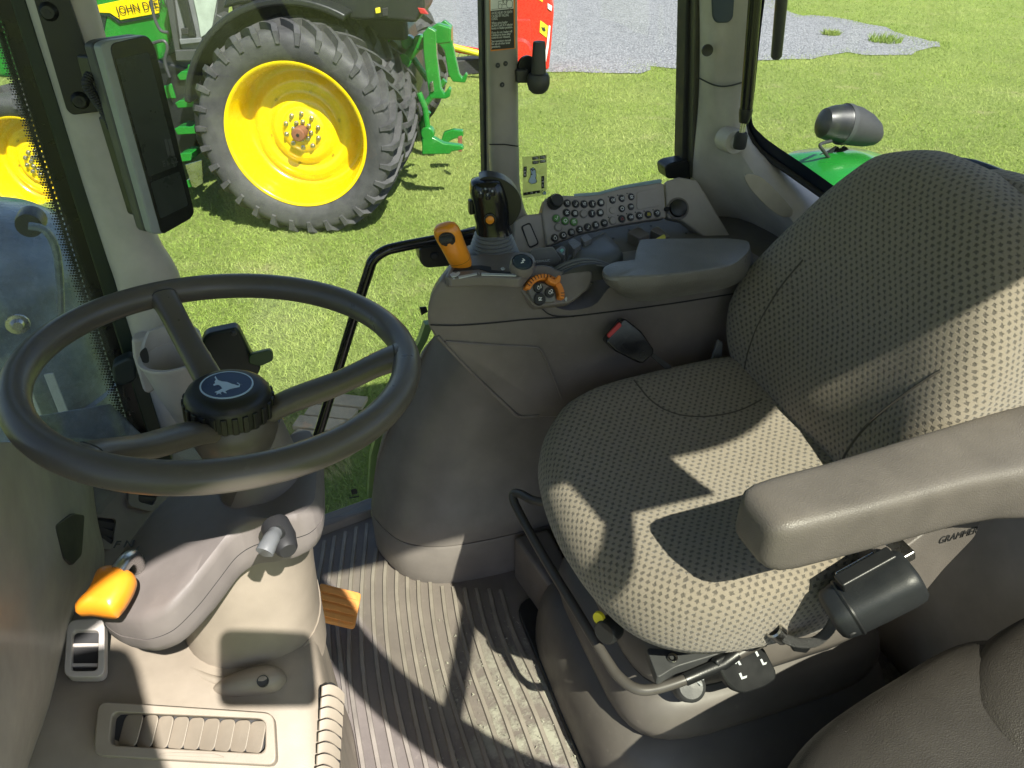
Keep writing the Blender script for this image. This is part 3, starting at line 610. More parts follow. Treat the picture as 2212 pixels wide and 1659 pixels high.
# warning plate on the pillar
Z8 = zz(1850, 0, .2411); plW = (V(.45, 1.3985, 1.0), V(0, -1, 0))
wp = thing('warning_plate', 'orange-edged black warning plate about falling loads on the pillar', 'sign', tuple(P(1085, 100, Y=1.3985)))
def wpoly(nm, mat, pts, off, dep=.0012): return MB().prism([P(*Z8(a, b), pl=(plW[0]+V(0, -off, 0), plW[1])) for a, b in pts], (0, -1, 0), dep).build(nm, mat, wp, smooth=False)
wpoly('border', ORANGE2, [(438, -500), (868, -500), (878, 805), (468, 852)], .0004)
wpoly('black_field', BLACK, [(470, 180), (848, 145), (858, 795), (482, 828)], .0012)
wpoly('picture_field', WHITEP, [(458, -480), (842, -480), (846, 142), (468, 182)], .0012)
lns = ['AVOID INJURY OR DEATH', 'CAUSED BY FALLING', 'LOADS.', None, 'When using loader', 'ALWAYS put SCV selector', 'knobs in loader position.', None, 'If you do not, loader will', 'continue to move after', 'controls are released.', None, 'See operators manual', 'for use of other knob', 'positions.']
ys = [222, 272, 318, 0, 385, 430, 474, 0, 545, 586, 628, 0, 688, 732, 778]; xe = [825, 768, 585, 0, 748, 835, 830, 0, 822, 800, 792, 0, 798, 785, 632]
for s_, y_, x1 in zip(lns, ys, xe):
    if not s_: continue
    a = P(*Z8(482, y_), pl=(plW[0]+V(0, -.0018, 0), plW[1])); b = P(*Z8(x1, y_-(x1-482)*.075), pl=(plW[0]+V(0, -.0018, 0), plW[1]))
    t = text(s_, a, b-a, (0, 0, 1), .0058 if y_ < 330 else .0054, WHITEP, wp, depth=.0002)
    wdt = max((Vector(q.co)-a).dot((b-a).normalized()) for q in t.data.vertices); k = (b-a).length/wdt
    ex = (b-a).normalized()
    for q in t.data.vertices: d = (Vector(q.co)-a).dot(ex); q.co = Vector(q.co)+ex*(d*(k-1))
def wring(cx, cy, r_):
    c = P(*Z8(cx, cy), pl=(plW[0]+V(0, -.0016, 0), plW[1])); q = P(*Z8(cx+r_, cy), pl=(plW[0]+V(0, -.0016, 0), plW[1])); rr = (q-c).length
    MB().tube([c+V(math.cos(a), 0, math.sin(a)*1.15)*rr for a in [k*2*math.pi/28 for k in range(28)]], .00035, 5, True).build('drawing_line', BLACKR, wp)
wring(625, 105, 32); wring(782, 70, 52)
for pts in ([(480, 158), (830, 125)], [(595, 65), (598, 25), (700, 8)], [(655, 78), (732, 72)], [(665, -20), (672, 65)], [(690, -20), (680, 40), (705, 65)], [(728, -20), (725, 55)], [(700, -10), (740, 10), (810, -5)]):
    MB().tube([P(*Z8(*q), pl=(plW[0]+V(0, -.0016, 0), plW[1])) for q in pts], .00035, 5).build('drawing_line', BLACKR, wp)
# C-pillar and the trim below the rear window
cp = thing('rear_pillar', 'beige moulded rear corner pillar beside the rear window', 'pillar', (.85, 1.35, .7))
rowsC = []
for (v, l, m1, m2, r_, y0, y1) in ((-400, 1520, 1560, 1660, 1720, 1.42, 1.33), (-100, 1512, 1545, 1620, 1655, 1.42, 1.335), (60, 1513, 1542, 1605, 1632, 1.42, 1.335), (180, 1512, 1540, 1590, 1615, 1.42, 1.335), (250, 1508, 1540, 1580, 1606, 1.42, 1.33), (310, 1503, 1545, 1592, 1622, 1.42, 1.32), (370, 1498, 1550, 1625, 1690, 1.425, 1.28), (440, 1500, 1575, 1680, 1790, 1.43, 1.21), (540, 1560, 1640, 1760, 1900, 1.43, 1.12), (680, 1600, 1690, 1820, 2000, 1.43, 1.0)):
    rowsC.append([P(l-4, v, Y=y0+.05), P(l, v, Y=y0), P(m1, v, Y=y0-.045), P((m1+m2)/2, v, Y=(y0+y1)/2-.02), P(m2, v, Y=y1+.005), P(r_, v, Y=y1), P(r_+5, v, Y=y1+.04)])
MB().grid(gsurf(rowsC, 3)).build('trim', BEIGE, cp, solid=.015)
MB().prism([P(1497, -500, Y=1.45), P(1516, -500, Y=1.45), P(1500, 392, Y=1.45), P(1473, 392, Y=1.45)], (0, -1, 0), .04).build('window_seal', BLACKR, cp, bevel=.004)
MB().prism([P(1514, -500, Y=1.43), P(1526, -500, Y=1.43), P(1508, 385, Y=1.43), P(1494, 385, Y=1.43)], (0, -1, 0), .03).build('seal_lip', plastic('olive_seal', (.07, .068, .05), .5, grain=0), cp, bevel=.003)
Z7 = zz(2700, 0, .6311); plC = (V(.85, 1.33, 1.0), V(.08, -1, .03))
MB().prism(fillet([P(*Z7(a, b), Y=1.352) for a, b in ((235, -60), (385, -60), (372, 110), (345, 145), (265, 148), (240, 110))], .012), (0, -1, 0), .006).build('speaker_recess', plastic('slate_blue', (.035, .050, .070), .5, grain=0), cp, bevel=.003)
c = P(*Z7(204, 318), Y=1.362); MB().lathe([(0, .003), (.006, .003), (.0105, .0035), (.011, .0)], c, (-.25, -1, 0), 20).build('cap_hole', BLACK, cp)
cvs = catmull([P(*Z7(148, 492), Y=1.400), P(*Z7(250, 540), Y=1.366), P(*Z7(340, 545), Y=1.336), P(*Z7(450, 515), Y=1.3335)], 8)
MB().tube(cvs, .0016, 6).build('joint_line', DGREY, cp)
# oval blanking panel low on the trim
plO = (P(*Z7(590, 1240), Y=1.205), V(-.30, -.93, .20))
ov = fillet(px_poly(zp(Z7, [(430, 1100), (530, 1105), (620, 1180), (750, 1330), (745, 1375), (680, 1380), (580, 1310), (470, 1190)]), plO), .02, 5)
MB().prism(ov, plO[1], .01).build('blank_panel', plastic('beige_panel', (.37, .325, .265), .5), cp, bevel=.003)
# gas strut and its ball joint
gs = thing('gas_strut', 'black gas strut of the rear window fixed to the corner pillar', 'gas strut', tuple(P(1590, 305, Y=1.30)))
a, b, c = P(1655, -300, Y=1.285), P(1612, 235, Y=1.285), P(1600, 300, Y=1.285)
MB().tube([a, b], .0115, 18).build('cylinder', BLACKG, gs); MB().tube([b, b.lerp(c, .15), b.lerp(c, .45)], [.0125, .0125, .009], 16).build('end_sleeve', BLACK, gs); MB().tube([b, c], .005, 12).build('rod', STEEL, gs)
MB().lathe([(0, .0), (.011, .0), (.0125, .004), (.0125, .024), (.010, .03), (0, .03)], c+V(0, 0, -.018), (0, 0, 1), 16).build('ball_socket', BLACKR, gs)
c2 = P(1584, 305, Y=1.315); MB().lathe([(0, .02), (.012, .02), (.014, .012), (.022, .01), (.024, 0), (.024, -.03)], c2, (-.05, -1, .1), 26).build('mount_boss', BEIGE, gs); MB().tube([c2+V(0, -.018, 0), c+V(-.003, 0, -.004)], .0055, 10).build('ball_stud', STEEL, gs)
# rear window: black bonded edge, pane
Z = Z7; rw = thing('rear_window', 'rear window with broad black edge behind the seat', 'window', tuple(P(1700, 380, Y=1.25)))
def rwp(u, v, off=0): return P(u, v, pl=(V(.955+off, 1.33, .9), V(-.94, -.34, 0)))
bd = [(1655, -300), (1632, 0), (1617, 180), (1610, 262), (1622, 300), (1650, 333), (1720, 383), (1800, 440), (1960, 560)]
bo = [(1698, -300), (1652, 0), (1630, 200), (1625, 262), (1645, 290), (1672, 312), (1740, 358), (1820, 415), (1980, 530)]
MB().loft([[rwp(*q), rwp(*s_), rwp(*s_, .015), rwp(*q, .015)] for q, s_ in zip(catmull([V(*q, 0) for q in bd], 5) and [(p.x, p.y) for p in catmull([V(*q, 0) for q in bd], 5)], [(p.x, p.y) for p in catmull([V(*q, 0) for q in bo], 5)])]).build('black_edge', plastic('edge_band', (.010, .016, .028), .2, grain=0), rw)
MB().tube([rwp(p.x, p.y, -.004) for p in catmull([V(*q, 0) for q in bd], 5)], .006, 8).build('edge_seal', BLACKR, rw)
MB().prism([rwp(u, v, .016) for u, v in ((1675, -300), (1640, 0), (1620, 230), (1630, 300), (1830, 440), (2300, 770), (2700, 800), (2700, -300))], (-.94, -.34, 0), .005).build('pane', GLASS, rw, smooth=False)
# side panes and windscreen
rd = thing('door_window', 'large clear pane of the right-hand cab door', 'window', (.1, 1.5, 0))
MB().prism([V(-.31, 1.44, 1.75), V(.445, 1.50, 1.75), V(.445, 1.50, .02), V(.1, 1.505, .02), V(-.06, 1.472, .02), V(-.31, 1.44, .1)], (-.08, -1, 0), .005).build('pane', GLASS, rd, smooth=False)
sw = thing('side_window', 'rear side window pane above the switch panel', 'window', (.65, 1.48, .7))
MB().prism([V(.46, 1.475, 1.75), V(.84, 1.475, 1.75), V(.84, 1.475, .60), V(.46, 1.475, .60)], (0, -1, 0), .005).build('pane', GLASS, sw, smooth=False)
dg_ = MB().prism(fillet([P(u, v, Y=1.492) for u, v in ((758, 1058), (770, 1055), (773, 1066), (760, 1069))], .003), (0, -1, 0), .0006).build('glass_mark', BLACKR, rd, smooth=False)
MB().prism([P(u, v, Y=1.492) for u, v in ((754, 1075), (776, 1071), (776, 1073), (754, 1077))], (0, -1, 0), .0006).build('glass_print', BLACKR, rd, smooth=False)
ws = thing('windscreen', 'dusty windscreen at the front of the cab', 'window', (-.5, .8, .4))
MB().loft([[V(x, y, .28), V(x, y, 1.75), V(x-.005, y, 1.75), V(x-.005, y, .28)] for x, y in [(-.30-.20*math.sin(math.pi*i/14), 1.44-1.30*i/14) for i in range(15)]]).build('pane', WSCREEN, ws, ang=60)
# ---- the near (left-hand) side of the cab, where we look in: pillars, glass, door strut
lb = thing('left_door_pillar', 'dark left-hand door pillar behind the viewpoint', 'pillar', (.42, .03, .1))
lbp = catmull([V(.22, .03, 1.78), V(.25, .03, 1.37), V(.29, .03, 1.13), V(.376, .03, .91), V(.50, .04, .74), V(.70, .05, .62)], 6)
MB().loft([[p+V(-.045, -.03, 0), p+V(.045, -.03, 0), p+V(.045, .03, 0), p+V(-.045, .03, 0)] for p in lbp]).build('trim', SLATE, lb, bevel=.015)
ls = MB().tube([V(.345, .0, 1.01), V(.76, .0, 1.77)], .019, 12).build('door_strut', BLACK); tag(ls, 'black door strut beside the left-hand pillar', 'gas strut')
lw = thing('left_window', 'green tinted left rear side window', 'window', (.8, .04, .7))
MB().prism([V(.27, .035, 1.75), V(1.17, .035, 1.75), V(1.17, .035, .66), V(.68, .035, .66), V(.40, .035, .93), V(.33, .035, 1.13)], (0, -1, 0), .005).build('pane', GLASSG, lw, smooth=False)
bl_ = thing('added_shade_blind', 'added dark blind on the left side window, unseen, shading the seat cushion', 'blind', (.66, .06, 1.7))  # invented blind, unseen; its outline shapes the dark area on the cushion
MB().prism([V(.59, .065, 1.755), V(.745, .065, 1.755), V(.745, .065, 1.41), V(.56, .065, 1.41)], (0, 1, 0), .002).build('fabric', BLACKR, bl_, smooth=False); MB().tube([V(.56, .064, 1.41), V(.745, .064, 1.41)], .008, 10).build('bottom_bar', BLACK, bl_); MB().tube([V(.57, .064, 1.74), V(.75, .064, 1.74)], .02, 14).build('roller', BLACK, bl_)
mi = thing('added_shade_mirror', 'added black mirror outside the left pillar, unseen, shading the pedestal and front wall', 'mirror', (-.12, -.35, 1.3))  # invented mirror, unseen; added to shade the left part of the pedestal
MB().prism(fillet([V(-.40, -.36, 1.24), V(-.005, -.36, 1.24), V(-.005, -.36, 1.86), V(-.40, -.36, 1.86)], .05), (0, -1, 0), .05).build('housing', BLACK, mi, bevel=.015)
MB().prism(fillet([V(-.38, -.308, 1.30), V(-.025, -.308, 1.30), V(-.025, -.308, 1.84), V(-.38, -.308, 1.84)], .04), (0, 1, 0), .003).build('mirror_glass', STEEL, mi)
MB().tube(catmull([V(-.32, .1, 1.62), V(-.36, -.1, 1.62), V(-.36, -.3, 1.60), V(-.25, -.33, 1.58)], 6), .014, 12).build('arm', BLACK, mi)
lc = thing('left_rear_pillar', 'beige left rear corner pillar', 'pillar', (1.2, .08, .6)); MB().prism(fillet([V(1.16, .02, 1.76), V(1.26, .02, 1.76), V(1.26, .14, 1.76), V(1.16, .14, 1.76)], .03), (0, 0, 1), 1.2).build('trim', BEIGE, lc, bevel=.01)
la = thing('left_front_pillar', 'beige left windscreen pillar', 'pillar', (-.32, .14, .5)); MB().prism(fillet([V(-.36, .09, 1.76), V(-.27, .09, 1.76), V(-.27, .19, 1.76), V(-.36, .19, 1.76)], .03), (0, 0, 1), 1.3).build('trim', BEIGE, la, bevel=.01)
ph = thing('phone', 'dark phone held up in the open left doorway', 'phone', (.07, -.02, 1.36)); phx = RTv; phu = UPv; phc = V(.078, -.028, 1.378)-FWv*.012
MB().prism(fillet([phc+phx*a+phu*b for a, b in ((-.066, -.050), (.066, -.050), (.066, .050), (-.066, .050))], .016, 6), -FWv, .009).build('body', BLACKG, ph, bevel=.002)
# lower side wall, rear wall
bw = thing('rear_wall', 'beige lower rear wall of the cab behind the seats', 'wall panel', (1.0, .6, 0))
MB().grid(gsurf([[V(1.0, 1.40, -.02), V(1.04, 1.0, -.02), V(1.05, .6, -.02), V(1.0, .06, -.02)], [V(.98, 1.40, .3), V(1.02, 1.0, .3), V(1.03, .6, .3), V(.98, .06, .3)], [V(1.02, 1.40, .66), V(1.1, 1.0, .66), V(1.1, .6, .66), V(1.05, .06, .66)], [V(1.03, 1.40, .80), V(1.14, 1.0, .80), V(1.14, .6, .80), V(1.06, .06, .80)]])).build('panel', BEIGE, bw, solid=.02)
MB().grid(gsurf([[V(.62, .06, -.02), V(.8, .05, -.02), V(1.02, .05, -.02)], [V(.60, .07, .35), V(.8, .06, .35), V(1.02, .05, .35)], [V(.62, .08, .62), V(.8, .07, .66), V(1.02, .06, .66)]])).build('side_panel', BEIGE, bw, solid=.02)
fbox = MB().box((.25, .8, -.5), (1.5, 1.1, .75)).build('chassis', GREENP, bevel=.05); tag(fbox, 'dark green chassis under the cab floor', 'chassis')

# ================================================================ our own tractor outside the panes
fd = thing('rear_mudguard', 'green domed mudguard of our own tractor behind the rear pillar', 'mudguard', tuple(P(1790, 400, Y=1.9)))
c = P(1795, 372, Y=1.85)
mb, _ = pillow([(.30, 0), (.26, .17), (.1, .24), (-.12, .22), (-.19, .1), (-.20, -.1), (-.12, -.24), (.1, -.26), (.26, -.18)], [(.02, .0), (.3, -.004), (.6, -.022), (.85, -.065), (1, -.13), (1.06, -.5)], c+V(.06, .05, .03), (1, 0, 0), (0, 1, 0), (0, 0, 1)); mb.build('shell', GREENP, fd, ang=60)
MB().box(P(1838, 357, Y=2.02), (.10, .03, .02), Matrix.Rotation(R(-12), 3, 'Y')).build('red_marker', REDB, fd, bevel=.01)
wl = thing('work_light', 'black work lamp on a bracket above the green mudguard', 'lamp', tuple(P(1800, 345, Y=1.95)))
c = P(1835, 274, Y=1.95); ax = (P(1903, 282, Y=1.95)-P(1772, 270, Y=1.95)).normalized(); L0 = (P(1903, 282, Y=1.95)-P(1772, 270, Y=1.95)).length
fx, fy, fz = frame(ax)
def lring(t, a_, b_, sh=0): a_, b_ = a_*.86, b_*.86; return [c+ax*(t*L0/2)+V(0, 0, sh+.006)+fx*(a_*math.cos(q))+fy*(b_*math.sin(q)) for q in [k*2*math.pi/28 for k in range(28)]]
MB().loft([lring(-.99, .004, .004, -.004), lring(-.97, .022, .026, -.004), lring(-.86, .042, .05, -.002), lring(-.6, .052, .060), lring(-.3, .056, .066), lring(-.25, .0585, .069)]).build('housing', BLACK, wl)
MB().loft([lring(-.26, .0595, .0705), lring(-.12, .0595, .0705)]).build('band', DGREY, wl)
MB().loft([lring(-.13, .058, .068), lring(.2, .060, .066, -.003), lring(.55, .058, .058, -.010), lring(.8, .050, .045, -.016), lring(.93, .036, .030, -.020), lring(.985, .018, .015, -.022), lring(.99, .003, .003, -.022)]).build('shade', plastic('faded_black', (.030, .031, .032), .6, grain=300, dust=.25, dustcol=(.12, .12, .12)), wl)
for du in (-9, 9):
    MB().prism([P(1793+du, 330, Y=1.93), P(1822+du, 322, Y=1.93), P(1818+du, 318, Y=1.93), P(1795+du, 348, Y=1.93), P(1768+du, 348, Y=1.93), P(1772+du, 338, Y=1.93)], (0, -1, 0), .008).build('bracket', BLACK, wl, bevel=.002)
MB().tube(catmull([P(1795, 305, Y=1.90), P(1772, 312, Y=1.88), P(1778, 325, Y=1.88), P(1790, 340, Y=1.90)], 6), .005, 8).build('cable', BLACKR, wl)
MB().prism([P(1768, 350, Y=1.93), P(1800, 338, Y=1.93), P(1805, 346, Y=1.93), P(1795, 352, Y=1.93)], (0, -1, 0), .05).build('foot', STEEL, wl, bevel=.003)
# rear window wiper arm at the top
wa = MB().tube([P(1712, -300, Y=1.42), P(1690, -20, Y=1.42), P(1677, 122, Y=1.42), P(1676, 128, Y=1.42)], [.012, .012, .011, .007], 12).build('wiper_arm', BLACK); tag(wa, 'black wiper arm hanging outside the rear window', 'wiper')
# exhaust after-treatment box seen through the windscreen
ex = thing('exhaust_stack', 'dusty black exhaust stack and canister outside the windscreen', 'exhaust', (-.72, 1.75, -.3))
MB().lathe([(0, .46), (.12, .46), (.135, .45), (.135, -.62), (.12, -.64), (0, -.64)], (-.685, 1.66, 1.35), (0, 0, 1), 40).build('pipe_cover', EXH, ex)
MB().lathe([(0, .02), (.12, .02), (.20, .0), (.262, -.05), (.275, -.10), (.275, -.36), (.283, -.365), (.283, -.39), (.275, -.395), (.275, -1.0), (0, -1.0)], (-.66, 1.78, .74), (0, 0, 1), 56).build('canister', EXH, ex)
MB().lathe([(0, 0), (.022, .0), (.024, .012), (.024, .04)], P(62, 488, Y=1.53), (0, 1, 0), 18).build('sensor_boss', BLACK, ex)
MB().tube(catmull([P(62, 488, Y=1.50), P(100, 500, Y=1.50), P(125, 560, Y=1.50), P(132, 700, Y=1.50)], 6), .007, 8).build('cable', EXH, ex)
for k_ in range(3): MB().box(P(30+k_*55, 920-12*k_, Y=1.49), (.018, .004, .20)).build('lit_streak', GREYPR, ex, bevel=.002)  # pale strips standing for streaks of sunlight on the stack
for (a, b) in ((40, 890), (140, 960), (38, 700)):
    MB().lathe([(0, .012), (.009, .012), (.013, .004), (.02, .003), (.021, 0)], P(a, b, Y=1.50), (.2, -1, 0), 14).build('bolt', STEEL, ex)
MB().prism([P(0, 1010, Y=1.2), P(60, 900, Y=1.30), P(240, 870, Y=1.38), P(330, 960, Y=1.38), P(300, 1010, Y=1.3)], (0.3, -.5, .8), .02).build('lower_cover', EXH, ex, bevel=.004)

# ================================================================ steering wheel
WC = V(-.078, .784, .90); WN = V(.092, 0, .996).normalized(); wx, wy, wn = frame(WN, (0, 1, 0))
stw = thing('steering_wheel', 'dark taupe three-spoke steering wheel with black centre knob', 'steering wheel', tuple(WC))
WR = .199; wr = .0160
MB().tube([WC+(wx*math.cos(a)+wy*math.sin(a))*WR for a in [k*2*math.pi/120 for k in range(120)]], wr, 20, True).build('rim', WHEELM, stw)
HB = WC-WN*.086+V(.002, 0, 0)
def wpl(u, v): return P(u, v, pl=(WC, WN))
SPK = [wpl(352, 640), wpl(868, 770), wpl(196, 985)]
for q in SPK:
    d = (q-WC).normalized(); e = WC+d*(WR-.004); s_ = WN.cross(d)
    path = catmull([HB+d*.012, HB.lerp(e, .30)+WN*.003, HB.lerp(e, .62), e-d*.030-WN*.010, e-d*.010-WN*.002, e], 5); rr = []
    for i, p in enumerate(path):
        t = i/(len(path)-1); w_ = .019-.004*math.sin(math.pi*t)+(.010*max(0, t-.8)/.2); h_ = .0125+.002*t
        rr.append([p+s_*(w_*math.copysign(abs(math.cos(a))**.7, math.cos(a)))+WN*(h_*math.copysign(abs(math.sin(a))**.8, math.sin(a))) for a in [k*2*math.pi/20 for k in range(20)]])
    sp_ = MB().loft(rr).build('spoke', WHEELM, stw, ang=60)
    tq = path[int(len(path)*.80)]; i = int(len(path)*.80)
    MB().loft([[p+(p-tq)*.018+d*o_ for p in rr[i]] for o_ in (-.0009, .0009)]).build('joint_line', BLACKR, sp_)
MB().lathe([(.026, -.10), (.030, -.06), (.046, -.015), (.050, .0), (.048, .012), (.044, .02)], HB, WN, 36).build('hub', WHEELM, stw)
kb = WC+WN*(-.066)+V(.0, 0, 0)
knob = MB().lathe([(.044, .0), (.0475, .003), (.0475, .022), (.046, .027), (.043, .032), (.036, .0365), (.030, .0372), (0, .0372)], kb, WN, 48).build('centre_knob', BLACK, stw)
kx, ky, kn = wx, wy, WN
for i in range(26):
    a = i*2*math.pi/26; d = kx*math.cos(a)+ky*math.sin(a); s_ = WN.cross(d)
    M = Matrix((d, s_, WN)).transposed(); MB().box(kb+d*.0478+WN*.0125, (.004, .0066, .021), M).build('grip_rib', BLACK, knob, bevel=.0012)
kt = kb+WN*.0374
MB().lathe([(0, .0006), (.0268, .0006), (.0268, -.002)], kt, WN, 48).build('emblem_disc', BLUEPR, knob)
MB().lathe([(.0268, .0009), (.0285, .0009), (.0285, -.002)], kt, WN, 48).build('emblem_ring', PALEBL, knob)
# leaping deer emblem, drawn in the picture's orientation
Z5 = zz(0, 900, .6172); deer = [(1405, 955), (1412, 968), (1420, 978), (1440, 985), (1470, 988), (1500, 1000), (1515, 1003), (1535, 1010), (1542, 1003), (1528, 995), (1530, 990), (1546, 1002), (1543, 1015), (1520, 1020), (1500, 1024), (1480, 1030), (1460, 1040), (1470, 1052), (1458, 1050), (1445, 1042), (1432, 1048), (1440, 1058), (1425, 1052), (1410, 1058), (1414, 1048), (1400, 1046), (1425, 1036), (1445, 1025), (1435, 1012), (1420, 1004), (1408, 1005), (1395, 1008), (1392, 1002), (1404, 996), (1400, 985), (1408, 975), (1400, 962)]
dp = [P(*Z5(a, b), pl=(kt, WN)) for a, b in deer]; dm = V((min(p.x for p in dp)+max(p.x for p in dp))/2, (min(p.y for p in dp)+max(p.y for p in dp))/2, kt.z)
MB().prism([kt+WN*.0012+(p-dm-WN*(p-dm).dot(WN))*1.12 for p in dp], WN, .0006).build('deer_emblem', PALEBL, knob, smooth=False)

# ================================================================ steering column
col = thing('steering_column', 'taupe steering column shroud with switch stalks above a cream cowl', 'steering column', tuple(V(-.11, .80, .45)))
# upper shroud: body under the wheel that sweeps forward into the reverser wing
top = [(600, 975), (640, 930), (676, 925), (690, 960), (692, 1040), (688, 1085), (662, 1112), (600, 1128), (540, 1135), (500, 1160), (462, 1210), (415, 1270), (360, 1325), (305, 1345), (240, 1335), (205, 1308), (215, 1262), (262, 1195), (318, 1118), (375, 1062), (450, 1030), (540, 1010)]
tt = [P(u, v, Z=.735-.10*max(0, min(1, (620-u)/400))) for u, v in top]; tt = catmull(fillet(tt, .012, 2), 2, True)
cen = sum(tt, V(0, 0, 0))/len(tt)
rg = [[cen+(p-cen)*.55+V(0, 0, .010) for p in tt], [cen+(p-cen)*.90+V(0, 0, .007) for p in tt], [cen+(p-cen)*.965+V(0, 0, .003) for p in tt], [cen+(p-cen)*.992+V(0, 0, -.006) for p in tt], [p+V(0, 0, -.030) for p in tt]]
MB().loft(rg).build('upper_shroud', SHROUD, col, ang=50)
MB().loft([[p+V(0, 0, -.0315) for p in tt], [cen+(p-cen)*1.0+V(0, 0, -.044) for p in tt], [cen+(p-cen)*.96+V(0, 0, -.058) for p in tt], [cen+(p-cen)*.88+V(0, 0, -.064) for p in tt]]).build('lower_shroud', SHROUD, col, ang=50)
MB().loft([[cen+(p-cen)*.995+V(0, 0, -.0285) for p in tt], [cen+(p-cen)*.995+V(0, 0, -.033) for p in tt]]).build('shroud_joint', BLACKR, col)
# column neck up to the wheel
MB().loft([[V(-.066+.05*s_*math.cos(a), .795+.05*s_*math.sin(a), z_) for a in [k*2*math.pi/28 for k in range(28)]] for z_, s_ in ((.68, 1.15), (.735, 1.0), (.77, .85), (.81, .7))]).build('neck', SHROUD, col)
# cream cowl
def ell(cx, cy, z_, a_, b_, n=40, e=.85): return [V(cx+a_*math.copysign(abs(math.cos(q))**e, math.cos(q)), cy+b_*math.copysign(abs(math.sin(q))**e, math.sin(q)), z_) for q in [k*2*math.pi/n for k in range(n)]]
MB().loft([ell(-.128, .85, .38, .096, .115), ell(-.126, .85, .44, .096, .113), ell(-.120, .85, .52, .093, .108), ell(-.112, .85, .59, .090, .102), ell(-.105, .85, .65, .086, .095)]).build('cowl', CREAM, col)
MB().loft([ell(-.1255, .85, .446, .0975, .1145), ell(-.127, .85, .42, .0985, .1165), ell(-.128, .85, .38, .099, .118)]).build('cowl_sleeve', CREAM, col)
# pictogram strip on the shroud
pls = (P(585, 1040, Z=.735), V(0, 0, 1))
MB().prism(fillet([P(u, v, pl=pls)+V(0, 0, .004) for u, v in ((536, 1040), (560, 1028), (615, 1020), (636, 1026), (630, 1045), (600, 1052), (555, 1058), (538, 1052))], .008), (0, 0, 1), .004).build('pictogram_strip', SHROUD, col, bevel=.001)
for i, s_ in enumerate(('<', 'E', 'D', 'E', '>')):
    p = P(552+i*17, 1043-i*3, pl=pls)+V(0, 0, .0045); text(s_, p, P(600, 1035, pl=pls)-P(560, 1042, pl=pls), (0, 1, 0), .0085, BLACK, col, 'pictogram', 'CENTER')
# switch stalk with rubber boot
sb = P(607, 1160, Y=.668)
bt = MB().lathe([(.016, -.02), (.016, .003), (.0145, .008), (.0135, .013), (.012, .02), (.009, .024), (0, .024)], sb, (.25, -1, -.05), 22).build('stalk_boot', BLACKR, col)
ST = [sb, P(600, 1148, Y=.645), P(587, 1160, Y=.622), P(575, 1185, Y=.61)]
st_ = MB().tube(catmull(ST[:3], 5), .0062, 12).build('stalk_arm', DGREY, col)
MB().tube(catmull([P(594, 1152, Y=.630), P(584, 1168, Y=.616), P(571, 1194, Y=.605)], 4)+[P(570.5, 1195, Y=.6045)], [.0075]*3+[.0085]*3+[.0092]*3+[.006], 18).build('stalk_knob', MIDG, st_)
# reverser lever: slot, chrome stem, orange paddle
slp = [(262, 1212), (270, 1200), (285, 1202), (315, 1210), (318, 1222), (300, 1226), (270, 1222)]
MB().prism([P(u, v, Z=.653)+V(0, 0, .002) for u, v in slp], (0, 0, 1), .004).build('lever_slot', BLACKR, col)
MB().tube(catmull([P(302, 1238, Z=.652), P(290, 1205, Z=.70), P(272, 1212, Z=.715), P(255, 1235, Z=.715)], 6), .0085, 14).build('lever_stem', STEEL, col)
MB().lathe([(.016, 0), (.016, .012), (.012, .02), (0, .02)], P(300, 1240, Z=.648), (.1, -.2, 1), 20).build('lever_boot', BLACKR, col)
lv = [(212, 1232), (235, 1222), (268, 1226), (290, 1240), (290, 1262), (272, 1298), (250, 1325), (232, 1328), (190, 1322), (164, 1322), (162, 1308), (185, 1285), (200, 1258)]
lq = [P(u, v, pl=(P(235, 1275, Z=.705), V(.05, -.35, 1))) for u, v in lv]; lq = catmull(lq, 3, True); lc_ = sum(lq, V(0, 0, 0))/len(lq); nn = V(.05, -.35, 1).normalized()
MB().loft([[lc_+(p-lc_)*s_+nn*h_ for p in lq] for s_, h_ in ((.45, .013), (.75, .011), (.92, .006), (1.0, -.003), (.97, -.013), (.8, -.018), (.5, -.020))]).build('reverser_lever', ORANGE, col)
MB().tube([P(u, v, Z=.652-.001) for u, v in ((262, 1195), (300, 1150), (330, 1172), (365, 1210), (382, 1270), (388, 1300))], .0008, 5).build('panel_line', CREAM, col)
for (a, b, s_) in ((268, 1176, 'F N'), (312, 1188, 'R P')): text(s_, P(a, b, Z=.663), V(1, -.25, 0), (0, 1, 0), .016, DGREY, col, 'embossed_mark', 'CENTER', depth=.0006)

# ================================================================ dash pedestal, front wall, vents
pdn = thing('dash_pedestal', 'beige pedestal panel around the steering column with louvred air vents', 'dash panel', (-.15, .7, .0))
def pedz(x, y):      # height of the pedestal's upper skin
    return .455-.55*max(0, .70-y)-.9*max(0, .62-y)**1.5
rows = []
for y, dx in ((.30, .02), (.36, .012), (.45, .0), (.55, -.004), (.62, -.006), (.68, -.008), (.74, -.01), (.82, -.012), (.90, -.012), (.96, -.02), (1.0, -.04)):
    z_ = .455-.50*max(0, .72-y)-.10*max(0, y-.86)*3
    rows.append([V(-.60, y, z_+.06), V(-.42, y, z_+.03), V(-.33, y, z_+.008), V(-.24, y, z_+.002), V(-.12, y, z_), V(-.07+dx, y, z_-.004), V(-.045+dx, y, z_-.016), V(-.032+dx, y, z_-.045), V(-.025+dx, y, z_*.6), V(-.018+dx, y, z_*.25), V(-.008+dx, y, -.01)])
MB().grid(gsurf(rows, 3)).build('skin', CREAM, pdn, solid=.012)
def ped(u, v, off=0.0):     # point on the near sloping skin, lifted by off
    n_ = V(0, -.447, .894); return P(u, v, pl=(V(-.2, .60, .395), n_))+n_*off
PN = V(0, -.447, .894)
